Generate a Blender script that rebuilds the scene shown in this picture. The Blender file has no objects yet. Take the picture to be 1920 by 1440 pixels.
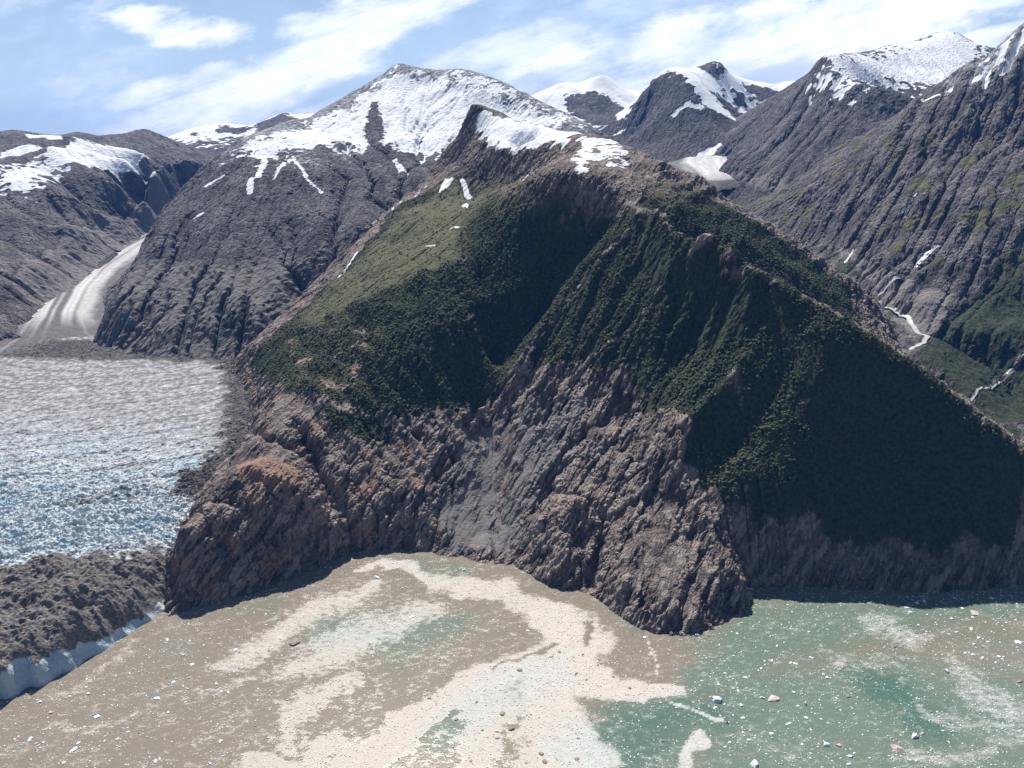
import bpy, math, time
import numpy as np
T0 = time.time()
rng = np.random.default_rng(7)
scene = bpy.context.scene
COL = scene.collection

# ------------------------------------------------------------------ camera geometry (metres, camera 1000 m above the fjord)
PITCH, ROLL, FOC, CAM_H = math.radians(18), math.radians(2.5), 1507.0, 1000.0

def ray(px, py):
    xc = (px - 960) / FOC; yc = (720 - py) / FOC
    xl = xc * math.cos(ROLL) + yc * math.sin(ROLL); yl = -xc * math.sin(ROLL) + yc * math.cos(ROLL)
    return xl, math.cos(PITCH) + yl * math.sin(PITCH), -math.sin(PITCH) + yl * math.cos(PITCH)

def at_y(px, py, Y):                       # a surveyed point: bearing + distance -> world position
    a, b, c = ray(px, py); t = Y / b
    return (a * t, Y, CAM_H + c * t)

def at_z(px, py, z=0.0):                   # bearing + elevation -> world position
    a, b, c = ray(px, py); t = (z - CAM_H) / c
    return (a * t, b * t, z)

# ------------------------------------------------------------------ noise
_p = np.random.default_rng(11).permutation(256).astype(np.int32); _p = np.concatenate([_p, _p, _p])
_g = np.random.default_rng(12).normal(size=(256, 3)).astype(np.float32); _g /= np.linalg.norm(_g, axis=1)[:, None]

def perlin(x, y, z=0.0, seed=0):
    x = np.asarray(x, np.float32) + seed * 17.37; y = np.asarray(y, np.float32) - seed * 9.71
    z = np.asarray(z, np.float32) + seed * 5.13
    x, y, z = np.broadcast_arrays(x, y, z)
    xi, yi, zi = np.floor(x).astype(np.int32), np.floor(y).astype(np.int32), np.floor(z).astype(np.int32)
    xf, yf, zf = x - xi, y - yi, z - zi
    u = xf * xf * xf * (xf * (xf * 6 - 15) + 10); v = yf * yf * yf * (yf * (yf * 6 - 15) + 10)
    w = zf * zf * zf * (zf * (zf * 6 - 15) + 10)
    def corner(i, j, k):
        h = _p[_p[_p[(xi + i) & 255] + ((yi + j) & 255)] + ((zi + k) & 255)]
        g = _g[h]
        return g[..., 0] * (xf - i) + g[..., 1] * (yf - j) + g[..., 2] * (zf - k)
    def lerp(a, b, t): return a + t * (b - a)
    x00 = lerp(corner(0, 0, 0), corner(1, 0, 0), u); x10 = lerp(corner(0, 1, 0), corner(1, 1, 0), u)
    x01 = lerp(corner(0, 0, 1), corner(1, 0, 1), u); x11 = lerp(corner(0, 1, 1), corner(1, 1, 1), u)
    return lerp(lerp(x00, x10, v), lerp(x01, x11, v), w) * 1.6

def fbm(x, y, z=0.0, octv=4, seed=0, gain=0.5):
    s = 0; a = 1.0; f = 1.0; n = 0
    for o in range(octv):
        s = s + a * perlin(np.asarray(x) * f, np.asarray(y) * f, np.asarray(z) * f, seed + o); n += a; a *= gain; f *= 2.03
    return s / n

def ridged(x, y, z=0.0, octv=4, seed=0, gain=0.5):
    s = 0; a = 1.0; f = 1.0; n = 0
    for o in range(octv):
        s = s + a * (1 - 2 * np.abs(perlin(np.asarray(x) * f, np.asarray(y) * f, np.asarray(z) * f, seed + o))); n += a; a *= gain; f *= 2.03
    return s / n

def worley(x, y, seed=0):
    x = np.asarray(x, np.float32); y = np.asarray(y, np.float32)
    xi, yi = np.floor(x).astype(np.int32), np.floor(y).astype(np.int32)
    f1 = np.full(x.shape, 9.0, np.float32); f2 = f1.copy(); cid = np.zeros(x.shape, np.float32)
    for i in (-1, 0, 1):
        for j in (-1, 0, 1):
            h = _p[_p[(xi + i + seed * 31) & 255] + ((yi + j) & 255)]
            px = xi + i + _p[h + 3] / 255.0; py = yi + j + _p[h + 91] / 255.0
            d = np.hypot(px - x, py - y).astype(np.float32)
            closer = d < f1
            f2 = np.where(closer, f1, np.minimum(f2, d)); f1 = np.where(closer, d, f1)
            cid = np.where(closer, _p[h + 57] / 255.0, cid)
    return f1, f2, cid

def sstep(a, b, x):
    t = np.clip((x - a) / (b - a), 0, 1); return t * t * (3 - 2 * t)

def blur(h, n, times=2):
    k = 2 * n + 1
    for _ in range(times):
        for ax in (0, 1):
            p = np.pad(h, [(n + 1, n) if a == ax else (0, 0) for a in (0, 1)], mode='edge')
            c = np.cumsum(p, axis=ax, dtype=np.float64)
            h = (np.take(c, np.arange(k, c.shape[ax]), axis=ax) - np.take(c, np.arange(0, c.shape[ax] - k), axis=ax)) / k
    return h

# ------------------------------------------------------------------ height surfaces from survey lines
def densify(pts, step):
    out = []
    for a, b in zip(pts[:-1], pts[1:]):
        a, b = np.array(a, float), np.array(b, float)
        n = max(1, int(np.linalg.norm((b - a)[:2]) / step))
        for k in range(n): out.append(tuple(a + (b - a) * k / n))
    out.append(tuple(pts[-1])); return out

def rbf(pts, X, Y, smooth=0.0):
    P = np.array(pts, float)
    key = np.unique(np.round(P[:, :2] / 12).astype(int), axis=0, return_index=True)[1]
    P = P[key]; s = 500.0
    xy = P[:, :2] / s; n = len(P)
    D = np.linalg.norm(xy[:, None] - xy[None], axis=2)
    A = np.zeros((n + 3, n + 3)); A[:n, :n] = -D; A[:n, :n] -= np.eye(n) * smooth
    A[:n, n] = 1; A[:n, n + 1:] = xy; A[n:, :n] = A[:n, n:].T
    w = np.linalg.solve(A, np.concatenate([P[:, 2], np.zeros(3)]))
    shp = X.shape; q = np.stack([X.ravel(), Y.ravel()], 1) / s; out = np.empty(len(q))
    for i in range(0, len(q), 20000):
        c = q[i:i + 20000]
        d = np.sqrt((c[:, None, 0] - xy[None, :, 0]) ** 2 + (c[:, None, 1] - xy[None, :, 1]) ** 2)
        out[i:i + 20000] = -d @ w[:n] + w[n] + c @ w[n + 1:]
    return out.reshape(shp)

def resample(h, shape):
    ny, nx = h.shape
    def cub(h, m):
        n = h.shape[0]; t = np.linspace(0, n - 1, m); i = np.floor(t).astype(int); f = (t - i)[:, None]
        g = lambda k: h[np.clip(i + k, 0, n - 1)]
        a, b, c, d = g(-1), g(0), g(1), g(2)
        return b + 0.5 * f * (c - a + f * (2 * a - 5 * b + 4 * c - d + f * (3 * (b - c) + d - a)))
    return cub(cub(h, shape[0]).T, shape[1]).T

def erode(h, dx, iters=25, K=0.02, m=0.45, talus=None, keep=14):
    """fluvial incision (implicit stream power), then the broad shape put back"""
    h0 = h.copy(); ny, nx = h.shape; N = ny * nx
    offs = [(-1, -1), (-1, 0), (-1, 1), (0, -1), (0, 1), (1, -1), (1, 0), (1, 1)]
    base = np.arange(N).reshape(ny, nx)
    for it in range(iters):
        hp = np.pad(h, 1, mode='edge'); ip = np.pad(base, 1, mode='edge')
        best = np.zeros_like(h); rec = base.copy(); dist = np.full(h.shape, dx)
        for (i, j) in offs:
            d = dx * math.hypot(i, j)
            s = (h - hp[1 + i:1 + i + ny, 1 + j:1 + j + nx]) / d
            b = s > best
            best = np.where(b, s, best); rec = np.where(b, ip[1 + i:1 + i + ny, 1 + j:1 + j + nx], rec); dist = np.where(b, d, dist)
        order = np.argsort(h, axis=None); r = rec.ravel()
        ol, rl = order.tolist(), r.tolist(); acc = [1.0] * N
        for i in reversed(ol):
            q = rl[i]
            if q != i: acc[q] += acc[i]
        A = np.array(acc) * dx * dx
        F = (K * A ** m / dist.ravel()).tolist(); hl = h.ravel().tolist()
        for i in ol:
            q = rl[i]
            if q != i:
                f = F[i]; hl[i] = (hl[i] + f * hl[q]) / (1 + f)
        h = np.array(hl).reshape(ny, nx)
        h = h + 0.06 * (blur(h, 1, 1) - h)
        if keep: h = h + 0.5 * blur(h0 - h, keep, 2)
    return h, np.array(acc).reshape(ny, nx)

class Field:
    """a height field on a regular grid, with lookup"""
    def __init__(s, x0, x1, y0, y1, d):
        s.x0, s.y0, s.d = x0, y0, d
        s.nx = int((x1 - x0) / d) + 1; s.ny = int((y1 - y0) / d) + 1
        s.x = x0 + d * np.arange(s.nx); s.y = y0 + d * np.arange(s.ny)
        s.X, s.Y = np.meshgrid(s.x, s.y); s.H = None
    def sample(s, X, Y, A=None):
        A = s.H if A is None else A
        fx = np.clip((np.asarray(X) - s.x0) / s.d, 0, s.nx - 1.001); fy = np.clip((np.asarray(Y) - s.y0) / s.d, 0, s.ny - 1.001)
        i, j = fx.astype(int), fy.astype(int); u, v = fx - i, fy - j
        return (A[j, i] * (1 - u) + A[j, i + 1] * u) * (1 - v) + (A[j + 1, i] * (1 - u) + A[j + 1, i + 1] * u) * v
    def hit(s, px, py, near=900.0):        # where a bearing meets this surface -> (x, y) on the map
        a, b, c = ray(px, py)
        Yv = np.arange(max(near, s.y0), s.y0 + s.d * (s.ny - 1), 6.0); t = Yv / b
        Xv, Zv = a * t, CAM_H + c * t
        inside = (Xv > s.x0) & (Xv < s.x0 + s.d * (s.nx - 1))
        g = s.sample(Xv, Yv) - Zv
        k = np.where(inside & (g >= 0))[0]
        if len(k): k = k[0]
        else: k = np.argmax(np.where(inside, g, -1e9))
        return (Xv[k], Yv[k])
    def area(s, poly, wob=0.0, wl=120.0, seed=0, mapped=False):
        """signed distance (metres, + inside) to a map polygon whose corners were sighted on this surface"""
        pts = np.array(poly if mapped else [s.hit(*p) for p in poly])
        X, Y = s.X, s.Y
        if wob:
            X = X + wob * fbm(s.X / wl, s.Y / wl, 0, 3, seed); Y = Y + wob * fbm(s.X / wl, s.Y / wl, 5.5, 3, seed + 9)
        d = np.full(X.shape, 1e9); ins = np.zeros(X.shape, bool)
        for (xa, ya), (xb, yb) in zip(pts, np.roll(pts, -1, axis=0)):
            ex, ey = xb - xa, yb - ya
            t = np.clip(((X - xa) * ex + (Y - ya) * ey) / (ex * ex + ey * ey + 1e-9), 0, 1)
            d = np.minimum(d, np.hypot(X - xa - t * ex, Y - ya - t * ey))
            c = ((ya > Y) != (yb > Y)) & (X < (xb - xa) * (Y - ya) / (yb - ya + 1e-12) + xa)
            ins ^= c
        return np.where(ins, d, -d)
    def line(s, path, mapped=False):
        """distance (metres) to a sighted polyline"""
        pts = np.array(path if mapped else [s.hit(*p) for p in path])
        d = np.full(s.X.shape, 1e9)
        for (xa, ya), (xb, yb) in zip(pts[:-1], pts[1:]):
            ex, ey = xb - xa, yb - ya
            t = np.clip(((s.X - xa) * ex + (s.Y - ya) * ey) / (ex * ex + ey * ey + 1e-9), 0, 1)
            d = np.minimum(d, np.hypot(s.X - xa - t * ex, s.Y - ya - t * ey))
        return d
    def normals(s, P):
        dx = np.gradient(P, axis=1); dy = np.gradient(P, axis=0)
        n = np.cross(dx, dy); n /= np.linalg.norm(n, axis=2)[..., None] + 1e-9
        return n

def grid_mesh(name, P, attrs, mat, keep=None, kind='structure', smooth=True):
    ny, nx = P.shape[:2]
    idx = np.arange(ny * nx).reshape(ny, nx)
    q = np.stack([idx[:-1, :-1], idx[:-1, 1:], idx[1:, 1:], idx[1:, :-1]], -1)
    if keep is not None:
        k = keep[:-1, :-1] & keep[:-1, 1:] & keep[1:, 1:] & keep[1:, :-1]; q = q[k]
    q = q.reshape(-1, 4)
    used = np.zeros(ny * nx, bool); used[q.ravel()] = True
    remap = np.cumsum(used) - 1; q = remap[q]
    V = P.reshape(-1, 3)[used]
    return raw_mesh(name, V, q, {k: np.broadcast_to(v, (ny, nx)).reshape(-1)[used] for k, v in attrs.items()}, mat, kind, smooth)

def raw_mesh(name, V, q, attrs, mat, kind=None, smooth=True):
    me = bpy.data.meshes.new(name)
    me.vertices.add(len(V)); me.vertices.foreach_set('co', np.ascontiguousarray(V, np.float32).ravel())
    n = q.shape[1]
    me.loops.add(q.size); me.loops.foreach_set('vertex_index', np.ascontiguousarray(q, np.int32).ravel())
    me.polygons.add(len(q)); me.polygons.foreach_set('loop_start', np.arange(0, q.size, n, dtype=np.int32))
    me.polygons.foreach_set('use_smooth', np.full(len(q), smooth))
    me.update(calc_edges=True)
    for k, v in attrs.items():
        a = me.attributes.new(k, 'FLOAT', 'POINT'); a.data.foreach_set('value', np.ascontiguousarray(v, np.float32))
    me.materials.append(mat)
    o = bpy.data.objects.new(name, me); COL.objects.link(o)
    if kind: o['kind'] = kind
    return o

# ------------------------------------------------------------------ materials
class NT:
    def __init__(s, name):
        s.m = bpy.data.materials.new(name); s.m.use_nodes = True; s.t = s.m.node_tree; s.t.nodes.clear()
    def n(s, typ, ins=None, **kw):
        nd = s.t.nodes.new(typ)
        for k, v in kw.items(): setattr(nd, k, v)
        for k, v in (ins or {}).items():
            sock = nd.inputs[k]
            if isinstance(v, bpy.types.NodeSocket): s.t.links.new(v, sock)
            else: sock.default_value = v
        return nd
    def attr(s, name): return s.n('ShaderNodeAttribute', attribute_name=name).outputs['Fac']
    def pos(s, scale=(1, 1, 1), rot=(0, 0, 0)):
        g = s.n('ShaderNodeNewGeometry').outputs['Position']
        mp = s.n('ShaderNodeMapping', {'Vector': g, 'Scale': scale, 'Rotation': rot})
        return mp.outputs[0]
    def noise(s, scale, detail=4, rough=0.6, vec=None, dist=0.0):
        return s.n('ShaderNodeTexNoise', {'Vector': vec or s.pos(), 'Scale': scale, 'Detail': detail, 'Roughness': rough, 'Distortion': dist}).outputs['Fac']
    def math(s, op, a, b=0.0, clamp=False):
        nd = s.t.nodes.new('ShaderNodeMath'); nd.operation = op; nd.use_clamp = clamp
        for i, v in enumerate((a, b)):
            if isinstance(v, bpy.types.NodeSocket): s.t.links.new(v, nd.inputs[i])
            else: nd.inputs[i].default_value = v
        return nd.outputs[0]
    def ramp(s, v, a, b, c=0.0, d=1.0):
        return s.n('ShaderNodeMapRange', {'Value': v, 'From Min': a, 'From Max': b, 'To Min': c, 'To Max': d}, interpolation_type='SMOOTHSTEP').outputs[0]
    def mix(s, f, a, b):
        nd = s.t.nodes.new('ShaderNodeMix'); nd.data_type = 'RGBA'
        for i, v in ((0, f), (6, a), (7, b)):
            if isinstance(v, bpy.types.NodeSocket): s.t.links.new(v, nd.inputs[i])
            else: nd.inputs[i].default_value = (*v, 1) if isinstance(v, tuple) else v
        return nd.outputs[2]
    def out(s, color, rough=0.9, bump=None, dist=1.0, strength=1.0, spec=0.2, extra=None):
        b = s.n('ShaderNodeBsdfPrincipled', {'Base Color': color, 'Roughness': rough, 'Specular IOR Level': spec})
        for k, v in (extra or {}).items():
            if isinstance(v, bpy.types.NodeSocket): s.t.links.new(v, b.inputs[k])
            else: b.inputs[k].default_value = v
        if bump is not None:
            bn = s.n('ShaderNodeBump', {'Height': bump, 'Distance': dist, 'Strength': strength})
            s.t.links.new(bn.outputs[0], b.inputs['Normal'])
        o = s.n('ShaderNodeOutputMaterial'); s.t.links.new(b.outputs[0], o.inputs['Surface'])
        return s.m

def terrain_material(name, px=2.0, rock_a=(0.19, 0.16, 0.15), rock_b=(0.10, 0.088, 0.088), rock_c=(0.30, 0.26, 0.24), dip=False):
    """rock, scree, rust, tundra, scrub and snow, laid down by the map attributes; px = grain of the detail in metres"""
    t = NT(name)
    n1 = t.noise(0.16 / px, 6, 0.7); n2 = t.noise(0.020 / px, 5, 0.6); n3 = t.noise(0.45 / px, 3, 0.7)
    col = t.mix(t.ramp(n2, 0.35, 0.65), rock_a, rock_b)
    col = t.mix(t.ramp(n1, 0.56, 0.72), col, rock_c)
    col = t.mix(t.ramp(n1, 0.46, 0.30), col, tuple(c * 0.45 for c in rock_b))
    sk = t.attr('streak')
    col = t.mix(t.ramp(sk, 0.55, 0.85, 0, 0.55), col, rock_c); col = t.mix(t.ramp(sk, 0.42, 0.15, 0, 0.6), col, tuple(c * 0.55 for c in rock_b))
    crack = None
    if dip:                                    # foliation: pale and dark sheets, joints
        v = t.n('ShaderNodeCombineXYZ', {0: t.math('MULTIPLY', t.attr('dip_a'), 1 / 60), 1: t.math('MULTIPLY', t.attr('dip_b'), 1 / 6.5), 2: t.math('MULTIPLY', t.attr('dip_c'), 1 / 9)}).outputs[0]
        d1 = t.noise(1.0, 4, 0.65, v, 0.6)
        v2 = t.n('ShaderNodeCombineXYZ', {0: t.math('MULTIPLY', t.attr('dip_a'), 1 / 24), 1: t.math('MULTIPLY', t.attr('dip_b'), 1 / 9), 2: t.math('MULTIPLY', t.attr('dip_c'), 1 / 12)}).outputs[0]
        v2 = t.n('ShaderNodeMixRGB', {0: 0.12, 1: v2, 2: t.n('ShaderNodeTexNoise', {'Vector': t.pos(), 'Scale': 0.05, 'Detail': 3}).outputs['Color']}, blend_type='ADD').outputs[0]
        vd = t.n('ShaderNodeTexVoronoi', {'Vector': v2, 'Scale': 1.0}, feature='DISTANCE_TO_EDGE').outputs['Distance']
        crack = t.ramp(vd, 0.0, 0.09)
        col = t.mix(t.ramp(d1, 0.57, 0.72, 0, 0.75), col, rock_c); col = t.mix(t.ramp(d1, 0.42, 0.28, 0, 0.7), col, tuple(c * 0.6 for c in rock_b))
    rust = t.ramp(t.math('ADD', t.attr('rust'), t.math('MULTIPLY', t.math('SUBTRACT', n1, 0.5), 1.6)), 0.35, 0.85)
    col = t.mix(rust, col, (0.34, 0.228, 0.166))
    scree = t.ramp(t.math('ADD', t.attr('scree'), t.math('MULTIPLY', t.math('SUBTRACT', n1, 0.5), 0.8)), 0.35, 0.65)
    col = t.mix(scree, col, t.mix(n3, (0.15, 0.142, 0.138), (0.28, 0.258, 0.245)))
    veg = t.ramp(t.math('ADD', t.attr('veg'), t.math('MULTIPLY', t.math('SUBTRACT', n1, 0.5), 1.3)), 0.38, 0.62)
    vcol = t.mix(t.ramp(n1, 0.35, 0.65), (0.024, 0.033, 0.022), (0.066, 0.077, 0.044))
    vcol = t.mix(t.attr('meadow'), vcol, t.mix(t.ramp(n1, 0.3, 0.7), (0.112, 0.124, 0.056), (0.155, 0.143, 0.085)))
    vcol = t.mix(t.math('MULTIPLY', t.attr('meadow'), t.ramp(n2, 0.52, 0.66, 0, 0.7)), vcol, (0.040, 0.055, 0.028)); vcol = t.mix(t.math('MULTIPLY', t.attr('meadow'), t.ramp(n3, 0.62, 0.72, 0, 0.5)), vcol, (0.16, 0.14, 0.115))
    col = t.mix(veg, col, vcol)
    snow = t.ramp(t.math('ADD', t.attr('snow'), t.math('MULTIPLY', t.math('SUBTRACT', n1, 0.5), 0.5)), 0.41, 0.59)
    col = t.mix(snow, col, t.mix(t.ramp(n2, 0.35, 0.7), (0.80, 0.82, 0.85), (0.66, 0.69, 0.74)))
    bump = t.math('MULTIPLY', t.math('ADD', n1, t.math('MULTIPLY', n3, 0.35)), t.math('SUBTRACT', 1.0, t.math('MULTIPLY', snow, 0.85)))
    if crack is not None:
        barev = t.math('SUBTRACT', 1.0, t.math('MAXIMUM', t.math('MAXIMUM', veg, snow), scree))
        bump = t.math('ADD', t.math('MULTIPLY', bump, 0.7), t.math('MULTIPLY', t.math('ADD', t.math('MULTIPLY', crack, 0.35), t.math('MULTIPLY', d1, 0.55)), barev))
    return t.out(col, 0.92, bump, dist=6.0 * px, strength=0.9, spec=0.15)

# ------------------------------------------------------------------ mountains
TREE = {}
def build_mountain(name, box, d, lines, back=(), ero=dict(), rough=10.0, wl=90.0, edge=None, flat=False, coarse=2, crag=4.0, paint=None, mat=None, seed=0, floor=-30.0, cragwl=22.0, fol=None, folamp=0.5, ribs=(), fine=None, carve=(), slab=0.0, folsc=1.0, calm=(), lumps=None):
    f = Field(*box, d)
    fc = Field(*box, d * coarse)
    pts = []
    for L in lines: pts += densify(L, 3.5 * d * coarse)
    pts += list(back)
    h = rbf(pts, fc.X, fc.Y, 0.004)
    base = h.copy()
    n = fbm(fc.X / (wl * 2.2), fc.Y / (wl * 2.2), 0, 3, seed) + 0.6 * ridged(fc.X / wl, fc.Y / wl, 0, 3, seed + 3)
    h = h + rough * n
    for k_, (p0, p1, wlen, am, poly) in enumerate(ribs):                   # buttresses and gullies running one way down a face
        fc.H = base; e = np.subtract(p1, p0)[:2]; e = e / np.linalg.norm(e)
        wv = 0.45 * wlen * fbm(fc.X / (2.2 * wlen), fc.Y / (2.2 * wlen), 0, 3, seed + 60 + k_)
        al, ac = fc.X * e[0] + fc.Y * e[1], -fc.X * e[1] + fc.Y * e[0] + wv
        h = h + am * sstep(-20, 50, fc.area(poly, 20, 90, seed + 61)) * (ridged(ac / wlen, al / (4.5 * wlen), 0, 3, seed + 62 + k_, 0.55) + 0.6 * ridged(ac / (2.7 * wlen), al / (7 * wlen), 0, 2, seed + 66 + k_))
    if ero:
        h, acc = erode(h, d * coarse, **ero)
    else: acc = np.ones_like(h)
    f.H = resample(h, (f.ny, f.nx)); f.B = resample(base, (f.ny, f.nx)); f.A = resample(np.log(acc), (f.ny, f.nx))
    for path, dep, wid in carve:                                            # clefts (+) and ridges (-) sighted on the face
        dl = f.line(path); wv = wid * (1 + 0.5 * fbm(f.X / 30, f.Y / 30, 0, 2, seed + 80))
        f.H = f.H - dep * np.exp(-(dl / wv) ** 2) * (f.H > 3)
    if fine:
        f.H = f.H + fine[2] * (fbm(f.X / 14, f.Y / 14, f.H / 22, 3, seed + 81) + 0.7 * ridged(f.X / 30, f.Y / 30, f.H / 40, 2, seed + 83))
        f.H, a2 = erode(f.H, d, iters=fine[0], K=fine[1], m=0.42, keep=fine[3]); f.A = np.log(a2)
    for poly, rad_, amt in calm:                # debris-smoothed ground
        mk = amt * sstep(-15, 30, f.area(poly, 18, 60, seed + 85)); f.H = f.H * (1 - mk) + blur(f.H, rad_, 2) * mk
    if lumps is not None: f.H = f.H + lumps(f)
    f.rel = f.H - blur(f.H, max(2, int(30 / d)), 2)
    P = np.stack([f.X, f.Y, f.H], -1)
    N = f.normals(P); slope = 1 - N[..., 2]
    f.slope = slope
    amp = crag * (0.35 + 1.1 * sstep(0.05, 0.45, slope))
    x, y, z = f.X / cragwl, f.Y / cragwl, f.H / (cragwl * 1.8)
    k = 0.6 * ridged(x, y, z, 4, seed + 20, 0.62) + 0.9 * fbm(x / 2.7, y / 2.7, z / 2.7, 3, seed + 25) + 0.5 * fbm(x * 2.6, y * 2.6, z * 2.6, 3, seed + 28, 0.6)
    if fol is not None:                        # steeply dipping rock sheets: ribs long in one direction
        D = np.array(fol, float); D /= np.linalg.norm(D); e1 = np.cross(D, (0.3, 0.2, 1)); e1 /= np.linalg.norm(e1); e2 = np.cross(D, e1)
        wx = 9 * folsc * fbm(f.X / (70 * folsc), f.Y / (70 * folsc), f.H / (70 * folsc), 2, seed + 31)
        q = [(f.X * e[0] + f.Y * e[1] + f.H * e[2]) for e in (D / folsc, e1 / folsc, e2 / folsc)]
        wx = wx / folsc
        k = k + folamp * ridged(q[0] / 130, (q[1] + wx) / 17, (q[2] + wx) / 24, 4, seed + 33, 0.6)
    if slab:                                   # jointed slabs: stepped blocks long down the dip
        for su, sv, am, sd_ in ((62, 17, 1.0, 5), (26, 8, 0.5, 6)):
            c1, c2, cid = worley(q[0] / su + 0.25 * fbm(f.X / 25, f.Y / 25, f.H / 25, 2, 90), q[1] / sv + q[2] / (sv * 1.6), sd_)
            k = k + slab * am * ((cid - 0.5) * 2 - 0.9 * np.exp(-(c2 - c1) / 0.1))
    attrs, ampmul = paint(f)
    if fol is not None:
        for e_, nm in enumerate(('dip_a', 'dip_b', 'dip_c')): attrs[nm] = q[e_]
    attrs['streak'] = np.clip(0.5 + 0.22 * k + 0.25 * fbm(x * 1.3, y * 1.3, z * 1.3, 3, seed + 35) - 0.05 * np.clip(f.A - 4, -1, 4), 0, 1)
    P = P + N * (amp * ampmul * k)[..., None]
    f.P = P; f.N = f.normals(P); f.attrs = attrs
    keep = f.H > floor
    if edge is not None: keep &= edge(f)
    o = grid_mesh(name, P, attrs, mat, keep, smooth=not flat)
    f.obj = o
    print(name, len(o.data.vertices), round(time.time() - T0, 1)); 
    return f

Yl = lambda *pts: [at_y(*p) for p in pts]
Zl = lambda *pts: [at_z(*p) for p in pts]
def sea(pts, dist, z):                      # the same shoreline shifted towards the camera and down
    return [(x, y - dist, z) for x, y, _ in pts]

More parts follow.
